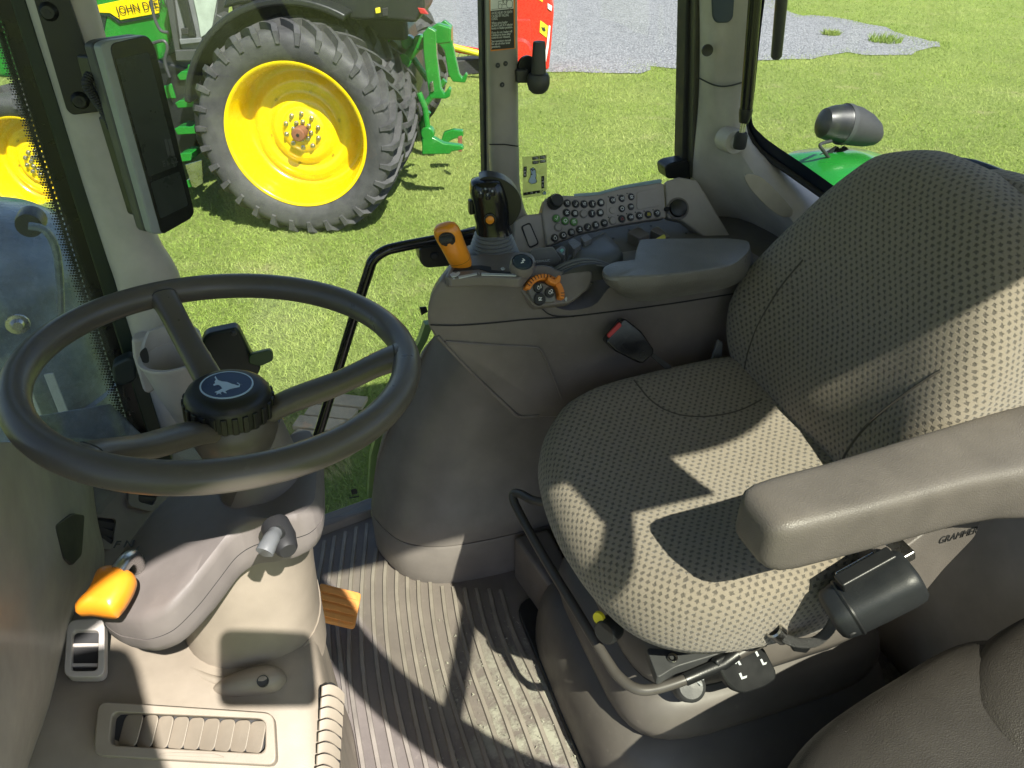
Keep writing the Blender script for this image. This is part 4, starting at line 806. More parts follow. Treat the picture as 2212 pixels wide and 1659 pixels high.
# collar bead round the cowl foot
MB().tube([V(-.127+.112*math.cos(a), .85+.132*math.sin(a), .452-.50*max(0, .72-(.85+.132*math.sin(a)))) for a in [R(188)+k*R(95)/40 for k in range(41)]], .006, 12).build('collar', CREAM, pdn)
q = P(578, 1475, pl=(V(-.2, .60, .395), PN)); mb, _ = pillow([(.035, .0), (.02, .016), (-.01, .018), (-.04, .012), (-.06, -.002), (-.04, -.016), (0, -.018), (.024, -.016)], [(.03, .020), (.4, .018), (.75, .012), (.95, .004), (1, -.004)], ped(560, 1470), (1, -.15, 0), V(.15, 1, .5).normalized(), PN); mb.build('collar_lug', CREAM, pdn)
MB().lathe([(0, .001), (.0062, .001), (.0075, .003), (.0075, -.004)], ped(572, 1477, .018), PN, 16).build('screw', DGREY, pdn)
# big louvred vent
Zv = zz(0, 1800, .7667)
def vq(a, b, off): return ped(*Zv(a, b), off)
frm = thing('dash_vent', 'wide beige louvred air vent below the steering column', 'air vent', tuple(vq(980, 1490, 0)))
outer = fillet([vq(a, b, .022) for a, b in ((535, 1325), (1440, 1385), (1455, 1655), (515, 1605))], .012)
inner = fillet([vq(a, b, .022) for a, b in ((612, 1380), (1395, 1415), (1395, 1592), (598, 1550))], .010)
fr_ = MB(); k = len(outer)
fr_.loft([[p-PN*.024 for p in outer], outer, inner, [p-PN*.019 for p in inner]], False); fr_.build('frame', CREAM, frm, bevel=.0025, ang=30)
MB().prism([vq(a, b, .0035) for a, b in ((590, 1360), (1410, 1400), (1410, 1610), (585, 1570))], PN, .004).build('duct', BLACKR, frm)
vx = (vq(1380, 1500, 0)-vq(640, 1465, 0)).normalized(); vy = PN.cross(vx)
for i in range(9):
    a = 722+i*79.5; b0 = 1385+i*4.3; hgt = (vq(a, b0+3, 0)-vq(a, b0+170, 0)).length
    c = vq(a+28, b0+88, .021); wv = .0215 if i else .026; dz_ = .0125 if i else .016
    L_ = -vx*wv-PN*dz_
    pts = fillet([c+vy*hgt*.5, c-vy*hgt*.5, c-vy*hgt*.5+L_, c+vy*hgt*.5+L_], .0085)
    MB().prism(pts, (-L_).cross(vy), .0022).build('louvre', CREAM, frm, bevel=.0008)
MB().prism(fillet([vq(a, b, .0232) for a, b in ((840, 1600), (900, 1588), (1130, 1592), (1200, 1615), (1100, 1612), (950, 1606))], .006), PN, .003).build('thumb_recess', CREAM, frm, bevel=.001)
# side louvres on the rear face of the pedestal
sv = thing('side_vent', 'narrow column of curved beige louvres on the side of the pedestal', 'air vent', tuple(P(715, 1560, X=-.02)))
pS = P(700, 1560, pl=(V(-.2, .60, .395), PN)); nS = V(.70, -.42, .58).normalized()
def sq_(u, v, off=0): return P(u, v, pl=(pS+nS*off, nS))
MB().prism(fillet([sq_(u, v, .002) for u, v in ((708, 1474), (722, 1472), (742, 1496), (736, 1700), (699, 1700))], .01), nS, .02).build('duct', BLACKR, sv, bevel=.003)
for i in range(9):
    v0 = 1478+i*25; u0 = 697-i*1.8
    pts = catmull([sq_(u0, v0+4, .004), sq_(u0+16, v0, .009), sq_(u0+34, v0+6, .009), sq_(u0+48, v0+20, .005)], 4)
    lo = catmull([sq_(u0-1, v0+26, .001), sq_(u0+15, v0+22, .005), sq_(u0+32, v0+29, .005), sq_(u0+48, v0+42, .001)], 4)
    MB().loft([[p, q, q-nS*.003, p-nS*.003] for p, q in zip(pts, lo)]).build('louvre', CREAM, sv, bevel=.0008)
# front wall left of the column
fw = thing('front_wall', 'smooth grey-beige inner front wall curving down to the pedestal', 'wall panel', (-.32, .6, .4))
rows = []
for (v, l, m_, r_, e_) in ((955, -120, 20, 150, 180), (985, -120, 20, 150, 186), (1060, -120, 40, 165, 192), (1130, -120, 45, 175, 202), (1195, -120, 45, 185, 216), (1250, -120, 40, 165, 206), (1310, -120, 30, 115, 158), (1400, -120, 15, 85, 130), (1520, -130, 0, 60, 100), (1660, -140, -30, 20, 50), (1800, -140, -60, -20, 10)):
    rows.append([P(l, v, X=-.285), P(m_, v, X=-.30), P(r_, v, X=-.315), P(e_, v, X=-.335), P(e_+10, v, X=-.39)])
MB().grid(gsurf(rows, 3)).build('skin', BEIGE_SHADED, fw, solid=.012)
MB().prism(fillet([P(u, v, X=-.3065) for u, v in ((118, 1135), (160, 1108), (184, 1112), (178, 1200), (158, 1222), (138, 1206))], .008), (1, -.25, .1), .012).build('pocket', BLACKR, fw, bevel=.002)
# deeper dash with two vents
dd = thing('lower_dash', 'blue-grey lower dash behind the column with two small vents', 'dash panel', (-.36, 1.1, .3))
pld = (P(300, 1110, X=-.345), V(.82, -.35, .45))
MB().prism([P(u, v, pl=pld) for u, v in ((150, 960), (470, 930), (560, 1040), (520, 1330), (140, 1480), (130, 1300))], pld[1], .03).build('skin', SLATE, dd, bevel=.01)
def dvent(pts_o, pts_i, par, nsl, lab=None):
    nv = V(pld[1]).normalized(); oo = fillet([P(*Zv(a, b), pl=(pld[0]+nv*.007, nv)) for a, b in pts_o], .012); ii = fillet([P(*Zv(a, b), pl=(pld[0]+nv*.007, nv)) for a, b in pts_i], .008)
    v_ = MB().loft([[p-nv*.010 for p in oo], oo, ii, [p-nv*.004 for p in ii]], False).build('vent_frame', SLATE, par, bevel=.0015, ang=30)
    MB().prism([p-nv*.0055 for p in ii], nv, .002).build('duct', BLACKR, v_)
    A, B, C, D = [P(*Zv(a, b), pl=(pld[0]+nv*.006, nv)) for a, b in pts_i]
    for i in range(nsl):
        t = (i+.6)/(nsl+.2); p, q = A.lerp(D, t), B.lerp(C, t); dn = (D-A).normalized()
        MB().prism([p, q, q+dn*.010-nv*.004, p+dn*.010-nv*.004], nv, .0015).build('slat', DGREY, v_)
dvent([(470, 335), (640, 340), (600, 515), (530, 520)], [(500, 350), (608, 358), (588, 498), (492, 430)], dd, 3)
dvent([(672, 205), (860, 205), (800, 325), (668, 290)], [(725, 210), (830, 215), (800, 290), (722, 270)], dd, 1)
# square vent at the foot of the wall
sqv = thing('square_vent', 'small rounded square air vent left of the column foot', 'air vent', tuple(P(185, 1400, X=-.3)))
pq = (ped(190, 1400), PN); n_ = PN
plq = (P(185, 1400, pl=(V(-.2, .60, .395), PN)), V(.1, -.40, .90).normalized())
oo = fillet([P(*Zv(a, b), pl=(plq[0]+plq[1]*.012, plq[1])) for a, b in ((350, 885), (545, 875), (545, 1185), (330, 1185))], .012); ii = fillet([P(*Zv(a, b), pl=(plq[0]+plq[1]*.012, plq[1])) for a, b in ((378, 942), (515, 940), (508, 1150), (370, 1152))], .006)
MB().loft([[p-plq[1]*.022 for p in oo], oo, ii, [p-plq[1]*.022 for p in ii]], False).build('frame', BEIGE, sqv, bevel=.002, ang=30)
MB().prism([p-plq[1]*.0105 for p in ii], plq[1], .0012).build('duct', BLACKR, sqv)
A, B, C, D = [P(*Zv(a, b), pl=(plq[0]+plq[1]*.006, plq[1])) for a, b in ((372, 942), (516, 940), (512, 1152), (370, 1152))]
for t in (.33, .82):
    p, q = A.lerp(D, t), B.lerp(C, t); dn = (D-A).normalized(); MB().prism([p, q, q+dn*.004, p+dn*.004], plq[1], .010).build('slat', BEIGE, sqv)
# brake pedal
pe = thing('brake_pedal', 'worn orange brake pedal beside the column foot', 'pedal', (.0, 1.13, 0))
A, B, C, D = P(690, 1258, Z=.10), P(781, 1281, Z=.08), P(766, 1356, Z=.06), P(690, 1338, Z=.08)
n_ = (B-A).cross(D-A).normalized(); n_ = n_ if n_.z > 0 else -n_
MB().prism(fillet([A, B, C, D], .008), n_, .012).build('plate', PEDAL, pe, bevel=.003)
for i in range(4):
    t = .17+i*.22; p, q = A.lerp(D, t).lerp(B.lerp(C, t), .04), A.lerp(D, t).lerp(B.lerp(C, t), .92); s_ = (D-A).normalized()*.006
    MB().prism([p-s_, q-s_, q+s_, p+s_], n_, -.003).build('tread_bar', PEDAL, pe, bevel=.001)
MB().tube([A.lerp(D, .5)-n_*.024, V(-.1, 1.16, .10)], .012, 10).build('pedal_arm', BLACK, pe)

# ================================================================ display on the pillar
mo = thing('corner_display', 'tall grey-framed display unit mounted on the windscreen pillar', 'display', tuple(P(300, 300, Y=1.17)))
fa = (V(-.14, 1.17, 1.05), V(.62, -.78, .05))      # plane of the screen face
def mp(a, b, off=0): n_ = V(fa[1]).normalized(); return P(*Z1(a, b), pl=(fa[0]+n_*off, n_))
mn = V(fa[1]).normalized()
face = fillet([mp(a, b) for a, b in ((705, 285), (955, 228), (1000, 300), (1258, 1375), (1235, 1415), (1060, 1515), (1040, 1500))], .010)
side = fillet([mp(a, b) for a, b in ((648, 290), (700, 262), (960, 225), (1003, 300), (1262, 1378), (1240, 1420), (1060, 1518), (1000, 1518), (985, 1500))], .010)
MB().prism(side, mn, .018).build('bezel', GREYM, mo, bevel=.003, bseg=3)
MB().prism([p-mn*.0185 for p in side], mn, .022).build('back_shell', plastic('shell_grey', (.062, .064, .062), .45, grain=0), mo, bevel=.006, bseg=3)
MB().prism([p+mn*.0012 for p in face], mn, .003).build('front_glass', SCREEN, mo, bevel=.0008)
MB().prism(fillet([mp(a, b, .0016) for a, b in ((748, 385), (965, 340), (1152, 1075), (965, 1145))], .003), mn, .0008).build('upper_screen', SCREENI, mo, smooth=False)
MB().prism(fillet([mp(a, b, .0016) for a, b in ((975, 1185), (1165, 1110), (1220, 1330), (1040, 1418))], .003), mn, .0008).build('lower_screen', SCREENI, mo, smooth=False)
for i, h_ in enumerate((0, 1)):
    MB().prism([mp(a, b, .0019) for a, b in ((1062+i*26, 905), (1082+i*26, 900), (1108+i*26, 1005), (1086+i*26, 1012))], mn, .0003).build('screen_bar', plastic('dim_grey%d' % i, (.045, .05, .047), .4, grain=0), mo, smooth=False)
a, b = mp(1052, 1068, .0019), mp(1130, 1042, .0019); text('E1 62', a, b-a, mp(1052, 1040, .0019)-a, .011, MATS['dim_grey0'], mo, 'screen_digits')
MB().prism([mp(a, b, -.05) for a, b in ((570, 360), (640, 360), (700, 545), (620, 560))], mn, .03).build('plug_block', BLACK, mo, bevel=.004)
cpt = catmull([mp(a, b, .0-.045) for a, b in ((590, 480), (565, 540), (600, 610), (650, 680), (700, 760), (730, 830))], 10)
MB().tube(cpt, [.0075 if i % 2 else .0066 for i in range(len(cpt))], 12).build('corrugated_cable', BLACKR, mo)
MB().prism([mp(a, b, -.045) for a, b in ((685, 765), (720, 755), (905, 1405), (875, 1395))], mn, .02).build('mount_rail', BLACK, mo, bevel=.003)
MB().box(fa[0]-mn*.055+V(-.01, .03, .04), (.03, .10, .04)).build('mount_arm', BLACK, mo, bevel=.006)

# ================================================================ cup holder and black bracket on the pillar foot
Z5 = zz(0, 900, .6172)
cu = thing('cup_holder', 'beige moulded cup holder on the foot of the front pillar', 'cup holder', tuple(P(380, 910, Y=1.28)))
cc = P(372, 772, Y=1.235)
def cring(z_, a_, b_, dx=0, dy=0): return [cc+V(dx+a_*math.cos(q), dy+b_*math.sin(q), z_) for q in [k*2*math.pi/36 for k in range(36)]]
ro = [cring(-.135, .022, .026, .012), cring(-.12, .034, .036, .010), cring(-.06, .043, .045, .004), cring(-.005, .050, .050), cring(.0, .054, .053), cring(.004, .053, .052)]
ri = [cring(.003, .046, .045), cring(-.01, .044, .043), cring(-.09, .034, .034, .006)]
MB().loft(ro+ri).build('cup', BEIGE, cu, ang=60)
w0 = [cc+V(.053*math.cos(q), .052*math.sin(q), 0) for q in [R(-30)+k*R(200)/24 for k in range(25)]]
MB().loft([[p*1.0+V(0, 0, -.01), p+V(0, 0, .035*min(1, i/5, (24-i)/5)), p+(cc-p).normalized()*.006+V(0, 0, .035*min(1, i/5, (24-i)/5)), p+(cc-p).normalized()*.006+V(0, 0, -.01)] for i, p in enumerate(w0)]).build('back_rim', BEIGE, cu)
MB().prism(fillet([P(*Z5(a, b), Y=1.2) for a, b in ((900, 830), (945, 790), (965, 850), (965, 895), (925, 895))], .006), (0, -1, .2), .004).build('slot', BLACKR, cu)
MB().prism([P(*Z5(a, b), Y=1.30) for a, b in ((850, 745), (1130, 700), (1150, 900), (980, 1100), (930, 1090), (860, 860))], (0, -1, 0), .03).build('mount', BEIGE, cu, bevel=.01)
MB().tube(catmull([P(*Z5(a, b), Y=1.2) for a, b in ((1275, 850), (1310, 830), (1340, 835), (1370, 900), (1395, 905))], 6), .0055, 10).build('clip_edge', BEIGE, cu)
bk = thing('black_bracket', 'black angled holder bracket beside the cup holder', 'bracket', tuple(P(500, 800, Y=1.36)))
MB().prism(fillet([P(*Z5(a, b), Y=1.37) for a, b in ((1330, 710), (1530, 668), (1555, 690), (1640, 860), (1700, 920), (1660, 1000), (1300, 1000), (1290, 820))], .012), (0, -1, 0), .03).build('plate', plastic('bracket_black', (.010, .016, .014), .4, grain=0), bk, bevel=.006)
Z6b = zz(900, 900, .6172)
MB().prism(fillet([P(*Z6b(a, b), Y=1.35) for a, b in ((160, 840), (290, 808), (312, 830), (312, 880), (230, 918), (150, 900))], .006), (0, -1, .3), .02).build('green_tab', plastic('olive_green', (.04, .075, .03), .45, grain=0), bk, bevel=.003)
MB().lathe([(0, .004), (.004, .004), (.0055, 0)], P(*Z5(1515, 702), Y=1.37), (0, -1, 0), 12).build('screw', DGREY, bk)
hg = MB().prism(fillet([P(*Z5(a, b), Y=1.33) for a, b in ((722, 910), (830, 860), (880, 880), (890, 1010), (800, 1050), (735, 1030))], .01), (0, -1, 0), .03).build('lower_hinge', plastic('hinge_dark', (.012, .022, .022), .45, grain=0), bevel=.006); hg.name = 'hinge_block'; setp(hg, ws)
# door grab bar
gb = thing('door_grab_bar', 'bent black grab bar on the door behind the steering wheel', 'grab bar', tuple(P(690, 930, Y=1.42)))
pth = catmull([P(u, v, Y=1.40) for u, v in ((668, 985), (690, 930), (760, 700), (795, 590), (806, 562), (828, 544), (860, 534), (960, 515), (1045, 500))], 6)
MB().tube(pth, .0105, 16).build('bar', BLACKG, gb)
MB().prism(fillet([P(u, v, Y=1.42) for u, v in ((905, 538), (1045, 500), (1050, 560), (985, 575), (920, 580), (908, 568))], .008), (0, -1, 0), .04).build('mount_plate', BLACK, gb, bevel=.004)
for (u, v) in ((938, 553), (1030, 535)): MB().lathe([(0, .005), (.006, .005), (.0085, .003), (.009, 0)], P(u, v, Y=1.42), (0, -1, 0), 16).build('bolt', BLACKR, gb)

# ================================================================ right-hand console
co_ = thing('side_console', 'long taupe console along the right-hand side beside the seat', 'console', (.5, 1.2, .3))
def YZ(pts, y): return [P(u, v, Y=y) for u, v in pts]
body = fillet(YZ([(940, 735), (921, 700), (921, 668), (933, 628), (958, 596), (1060, 588), (1118, 592), (1180, 655), (1225, 672), (1290, 660), (1320, 612), (1660, 560), (1700, 760), (1540, 830), (1400, 870), (1215, 905), (1122, 905)], 1.14), .02, 3)
bl = MB(); n_ = len(body); cen = sum(body, V(0, 0, 0))/n_
def nose(p, dy, k):
    w1 = max(0, min(1, (.42-p.x)/.2)); w2 = max(0, min(1, (p.z-.66)/.1)); return V(p.x+.085*w1*k, p.y+dy, p.z-.004*w2*k-.03*(1-w2)*w1*k)
bl.loft([[p.lerp(cen, .03) for p in body], [p.lerp(cen, .012)+V(0, .004, 0) for p in body], [nose(p, .018, .08) for p in body], [nose(p, .07, .5) for p in body], [nose(p, .12, 1.0) for p in body], [nose(p, .14, 1.3).lerp(cen, .05)+V(0, .0, 0) for p in body]])
bl.build('body', TAUPE, co_, ang=45)
# raised side panel outlined by a bead
bead = [P(u, v, Y=1.1385) for u, v in ((962, 738), (1060, 745), (1150, 750), (1168, 756), (1180, 780), (1200, 825), (1214, 862))]
MB().tube(catmull(bead, 5), .0022, 8).build('panel_bead', TAUPE, co_)
bead2 = [P(u, v, Y=1.1392) for u, v in ((945, 726), (990, 775), (1050, 835), (1100, 882), (1122, 900), (1165, 898))]
MB().tube(catmull(bead2, 5), .003, 8).build('lower_bead', TAUPE, co_)
ln = [P(u, v, Y=1.1388) for u, v in ((930, 702), (985, 703), (1060, 698), (1140, 690), (1230, 684), (1330, 672), (1450, 656), (1600, 632))]
MB().tube(catmull(ln, 5), .0014, 6).build('joint_line', BLACKR, co_)
ln = [P(u, v, Y=1.1375) for u, v in ((962, 612), (990, 603), (1040, 598), (1105, 602), (1130, 614), (1150, 640), (1172, 668), (1195, 682), (1240, 684))]
MB().tube(catmull(ln, 5), .0011, 6).build('joint_line', BLACKR, co_)
# top cover with gear slot
ZT = .797
tc = fillet([P(u, v, Z=ZT) for u, v in ((958, 600), (975, 570), (1010, 552), (1050, 545), (1145, 542), (1160, 560), (1130, 596), (1120, 600), (1050, 595))], .015)
MB().prism(tc, (0, 0, 1), .02).build('top_cover', TAUPE, co_, bevel=.006)
sl_ = [(978, 585), (985, 575), (1040, 573), (1060, 576), (1062, 583), (1112, 588), (1112, 592), (1060, 588), (1035, 580), (990, 584)]
MB().prism([P(u, v, Z=ZT+.0015) for u, v in sl_], (0, 0, 1), .003).build('gear_slot', BLACKR, co_)
for pts in ([(990, 596), (1030, 589), (1030, 592), (992, 600)], [(1040, 589), (1115, 592), (1115, 595), (1040, 593)]): MB().prism([P(u, v, Z=ZT+.002) for u, v in pts], (0, 0, 1), .002).build('speed_mark', GREYPR, co_)
hare = [(972, 592), (978, 588), (985, 590), (990, 586), (994, 588), (990, 593), (984, 596), (976, 597)]
MB().prism([P(u, v, Z=ZT+.002) for u, v in hare], (0, 0, 1), .002).build('hare_mark', GREYPR, co_)
text('2', P(980, 601, Z=ZT+.0021), V(1, -.1, 0), (0, 1, 0), .010, GREYPR, co_, 'gear_number', 'CENTER'); text('1', P(1035, 591, Z=ZT+.0021), V(1, -.1, 0), (0, 1, 0), .008, GREYPR, co_, 'gear_number', 'CENTER')
snail = [P(1086+4.5*math.cos(a)*(1-a/14), 580+3.2*math.sin(a)*(1-a/14), Z=ZT+.0025) for a in [k*.4 for k in range(26)]]
MB().tube(snail, .0009, 5).build('snail_mark', GREYPR, co_)
# dial recess with orange speed ring and three keys
Zd = zz(1700, 900, .31646); dpl = (P(1172, 640, Y=1.128), V(-.04, -.80, .60).normalized()); dn = dpl[1]
def dq(a, b, off=0): return P(*Zd(a, b), pl=(dpl[0]+dn*off, dn))
MB().prism(fillet([dq(a, b) for a, b in ((1095, 720), (1250, 560), (1400, 500), (1560, 500), (1700, 580), (2110, 570), (2125, 650), (2080, 790), (1850, 990), (1420, 1040), (1360, 1010), (1180, 800))], .012), dn, .03).build('dial_recess', TAUPE, co_, bevel=.005)
dc = dq(1480, 900); dx_, dy_, _ = frame(dn); rad = (dq(1480, 640, 0)-dc).length
def ann(r0, r1, a0, a1, off, th, k=30):
    o_ = [dc+dn*off+(dx_*math.cos(R(a0+(a1-a0)*i/k))+dy_*math.sin(R(a0+(a1-a0)*i/k)))*r1 for i in range(k+1)]; i_ = [dc+dn*off+(dx_*math.cos(R(a0+(a1-a0)*i/k))+dy_*math.sin(R(a0+(a1-a0)*i/k)))*r0 for i in range(k+1)]
    rings = [[a, b, b-dn*th, a-dn*th] for a, b in zip(o_, i_)]; return MB().loft(rings)
s_ = 1 if (dq(1700, 900)-dc).dot(dx_) > 0 else -1
dring = ann(rad*.70, rad*1.0, -20*s_, 155*s_ if s_ > 0 else 200, .018, .02).build('speed_dial', ORANGE2, co_, bevel=.003)
MB().prism([dq(a, b, .030) for a, b in ((1560, 640), (1640, 690), (1690, 625), (1722, 640), (1715, 720), (1660, 755), (1590, 730), (1540, 690))], dn, .02).build('dial_thumb', ORANGE2, dring, bevel=.005)
for a in list(range(62, 150, 10))+[-12, -3]:
    d = dx_*math.cos(R(a))+dy_*math.sin(R(a)); MB().tube([dc+dn*.0183+d*rad*.80, dc+dn*.0183+d*rad*.98], .0007, 5).build('dial_groove', BLACK, dring)
MB().prism(fillet([dq(a, b, .012) for a, b in ((1285, 790), (1400, 720), (1530, 735), (1640, 850), (1660, 970), (1380, 985))], .006), dn, .012).build('key_field', TAUPE2, co_, bevel=.002)
def icon(kind, c, n, s_, mat, par):
    fx_, fy_, fn = frame(n); q = lambda a, b: c+fn*.0006+fx_*(a*s_)+fy_*(b*s_)
    mb_ = MB()
    def ln_(pts, r_=.10, cl=False): mb_.tube([q(a, b) for a, b in pts], r_*s_, 5, cl)
    def circ(x, y, r0, w_=.10): ln_([(x+r0*math.cos(k*math.pi/8), y+r0*math.sin(k*math.pi/8)) for k in range(16)], w_, True)
    if kind == 'check': ln_([(-.45, 0), (-.1, -.5), (.45, .6)], .13)
    elif kind == 'ring': circ(0, 0, .5, .13)
    elif kind == 'engine': circ(0, -.1, .48, .10); ln_([(-.3, .6), (.3, .6)], .12)
    elif kind == 'beacon': ln_([(-.3, -.5), (-.3, .3), (0, .6), (.3, .3), (.3, -.5)]); ln_([(-.7, .3), (-.55, .2)]); ln_([(.7, .3), (.55, .2)])
    elif kind == 'lamp': circ(-.15, 0, .35); ln_([(.3, .3), (.7, .4)]); ln_([(.3, 0), (.75, 0)]); ln_([(.3, -.3), (.7, -.4)])
    elif kind == 'fan': circ(-.25, .25, .25); circ(.25, .25, .25); circ(-.25, -.25, .25); circ(.25, -.25, .25)
    elif kind == 'arrow': ln_([(-.5, -.4), (.5, -.4)]); ln_([(0, -.4), (0, .6)], .12); ln_([(-.3, .25), (0, .6), (.3, .25)])
    elif kind == 'bars': ln_([(-.4, -.5), (-.4, .3)], .12); ln_([(0, -.5), (0, .5)], .12); ln_([(.4, -.5), (.4, .1)], .12); ln_([(-.5, .5), (.5, .55)])
    elif kind == 'seat': ln_([(-.5, .5), (-.3, -.3), (.4, -.4)], .12); circ(.2, .3, .2)
    elif kind == 'therm': ln_([(0, -.6), (0, .6)], .16); ln_([(.35, .4), (.6, .4)])
    elif kind == 'tri': ln_([(-.5, -.4), (.5, -.4), (0, .5)], .09, True)
    elif kind == 'lock': circ(-.1, .1, .32); ln_([(-.5, -.45), (.5, -.45)], .12); ln_([(.3, .1), (.6, .35)])
    elif kind == 'path': ln_([(-.5, -.5), (.1, -.4), (-.1, 0), (.5, .1), (.2, .55)], .11)
    elif kind == 'bale': ln_([(-.5, -.2), (.4, -.2), (.5, .2), (-.3, .25)], .10, True); ln_([(-.7, .1), (-.5, .0)])
    elif kind == 'box': ln_([(-.5, -.45), (.5, -.45), (.5, .45), (-.5, .45)], .09, True); circ(0, 0, .2)
    else: circ(0, 0, .4); ln_([(-.5, .5), (.4, -.4)])
    o_ = mb_.build('icon', mat, par); return o_
for (a, b, r_, ic) in ((1432, 795, 62, 'engine'), (1575, 855, 62, 'engine'), (1450, 935, 76, 'lock')):
    c = dq(a, b, .0135); rr = (dq(a+r_, b, .0135)-c).length
    k_ = MB().lathe([(0, .002), (rr*.93, .002), (rr, .0005), (rr, -.006)], c, dn, 26).build('key', BLACK, co_); icon(ic, c+dn*.002, dn, rr*.55, WHITEP, k_)
for s_, a, b in (('1', 1465, 775), ('2', 1605, 840)): text(s_, dq(a, b, .0160), dx_, dy_, .010, WHITEP, co_, 'key_number', 'CENTER')
tur = [(1765, 935), (1775, 915), (1790, 905), (1798, 920), (1795, 945), (1785, 965), (1775, 950)]
MB().prism([dq(a, b, .002) for a, b in tur], dn, .002).build('tortoise_mark', GREYPR, co_)
# round blue key
kc = P(1127, 573, Z=ZT+.012); kb_ = MB().lathe([(.020, -.01), (.020, .004), (.0175, .008)], kc, (0, -.4, .92), 30).build('key_bezel', TAUPE, co_)
k_ = MB().lathe([(0, .010), (.0145, .010), (.0165, .007), (.0165, -.004)], kc, (0, -.4, .92), 30).build('round_key', plastic('key_blue', (.02, .035, .055), .35, grain=0), co_); icon('path', kc+V(0, -.4, .92)*.010, (0, -.4, .92), .008, WHITEP, k_)
# roller wheel behind the dial
rwc = P(1262, 582, Z=.762)
for i in range(5):
    MB().tube([rwc+V(.105*(t-.5), .006*i-.006-.012*(t-.5), .016-.064*(t-.5)**2-.002*abs(i-2)) for t in [k/10 for k in range(11)]], .0022, 6).build('roller_ridge', MIDG, co_)
MB().loft([[rwc+V(.105*(t-.5), -.010, -.02), rwc+V(.105*(t-.5), -.010, .014-.064*(t-.5)**2), rwc+V(.105*(t-.5), .022, .013-.064*(t-.5)**2), rwc+V(.105*(t-.5), .022, -.02)] for t in [k/10 for k in range(11)]]).build('roller', DGREY, co_)
MB().box(rwc+V(-.062, .010, -.004), (.02, .03, .018)).build('roller_stop', BLACK, co_, bevel=.003)
# padded armrest lid
Zc = zz(1600, 640, .72326)
arm_t = [(1118, 605), (1180, 574), (1285, 562), (1302, 510), (1320, 460), (1350, 442), (1600, 438), (1890, 442), (1940, 480), (1900, 540), (1800, 596), (1500, 640), (1250, 655), (1150, 650)]
arm_b = [(1125, 640), (1160, 590), (1285, 580), (1302, 530), (1320, 480), (1350, 462), (1600, 455), (1890, 460), (1940, 500), (1960, 600), (1830, 688), (1560, 738), (1370, 766), (1220, 738)]
def lidp(pts, z_): return catmull([P(*Zc(a, b), Z=z_) for a, b in pts], 4, True)
tp_ = lidp(arm_t, .782); c0 = sum(tp_, V(0, 0, 0))/len(tp_)
lo_ = lidp(arm_b, .725); c1 = sum(lo_, V(0, 0, 0))/len(lo_)
def sc_(k, h): return [c0+(p-c0)*k+V(0, 0, h) for p in tp_]
MB().loft([sc_(.5, .003), sc_(.95, .003), sc_(.985, .001), sc_(.998, -.004), [p.lerp(q, .25)+V(0, -.002, -.002) for p, q in zip(sc_(1.0, -.010), lo_)], [p.lerp(q, .75) for p, q in zip(sc_(1.0, -.010), lo_)], lo_, [c1+(q-c1)*.96+V(0, 0, -.008) for q in lo_], [c1+(q-c1)*.85+V(0, 0, -.012) for q in lo_]]).build('armrest_lid', TAUPE2, co_, ang=32)
# tray behind: floor of the recess, lever hoods, switch flaps
MB().prism([V(.36, 1.20, .715), V(1.02, 1.16, .715), V(1.02, 1.46, .715), V(.36, 1.46, .715)], (0, 0, 1), .02).build('tray', plastic('tray_taupe', (.11, .10, .09), .7), co_, bevel=.003)
Z6 = zz(2100, 700, .3316)
hood = [(500, 985), (620, 880), (950, 705), (1010, 730), (1130, 850), (1195, 960), (1120, 1050), (960, 1090), (700, 1060)]
hp = [P(*Z6(a, b), Z=.745) for a, b in hood]; hp = catmull(hp, 3, True); hc = sum(hp, V(0, 0, 0))/len(hp)
MB().loft([[hc+(p-hc)*k+V(0, 0, h) for p in hp] for k, h in ((.4, .012), (.8, .008), (.95, .0), (1.0, -.02), (1.0, -.04))]).build('lever_hood', plastic('hood_slate', (.115, .120, .130), .4), co_, ang=60)
for pts in ([(510, 800), (580, 755), (690, 830), (590, 900)], [(665, 745), (740, 700), (815, 765), (715, 815)], [(360, 905), (450, 845), (490, 880), (480, 975)]):
    MB().prism(fillet([P(*Z6(a, b), Z=.765) for a, b in pts], .006), (0, 0, 1), .05).build('lever_paddle', TAUPE2, co_, bevel=.005)
MB().prism([P(*Z6(a, b), Z=.7665) for a, b in ((420, 905), (450, 885), (470, 905), (440, 930))], (0, 0, 1), .002).build('paddle_mark', plastic('mint_mark', (.20, .50, .38), .5, grain=0), co_)
for pts in ([(1230, 690), (1370, 620), (1510, 710), (1380, 770)], [(1505, 660), (1600, 610), (1755, 735), (1690, 760)]):
    MB().prism(fillet([P(*Z6(a, b), Z=.735) for a, b in pts], .006), (0, 0, 1), .03).build('switch_flap', TAUPE, co_, bevel=.004)
MB().prism(fillet([P(*Z6(a, b), Z=.752) for a, b in ((1565, 772), (1680, 710), (1700, 740), (1690, 775))], .004), (0, 0, 1), .012).build('yellow_tab', YELB, co_, bevel=.002)
for (a, b) in ((258, 995), (1063, 762), (1253, 662), (1520, 613), (1943, 702)):
    MB().lathe([(0, .001), (.0025, .001), (.003, 0)], P(*Z6(a, b), Z=.7155), (0, 0, 1), 10).build('screw', BLACKR, co_)
MB().prism([P(u, v, Y=1.215) for u, v in ((1142, 548), (1150, 535), (1196, 530), (1215, 560), (1200, 575), (1150, 572))], (0, -.6, .8), .02).build('front_block', MIDG, co_, bevel=.004)
text('HYDRAULIC', P(1150, 566, Y=1.205), V(1, -.1, 0), (0, .3, 1), .006, GREYPR, co_, 'block_print')
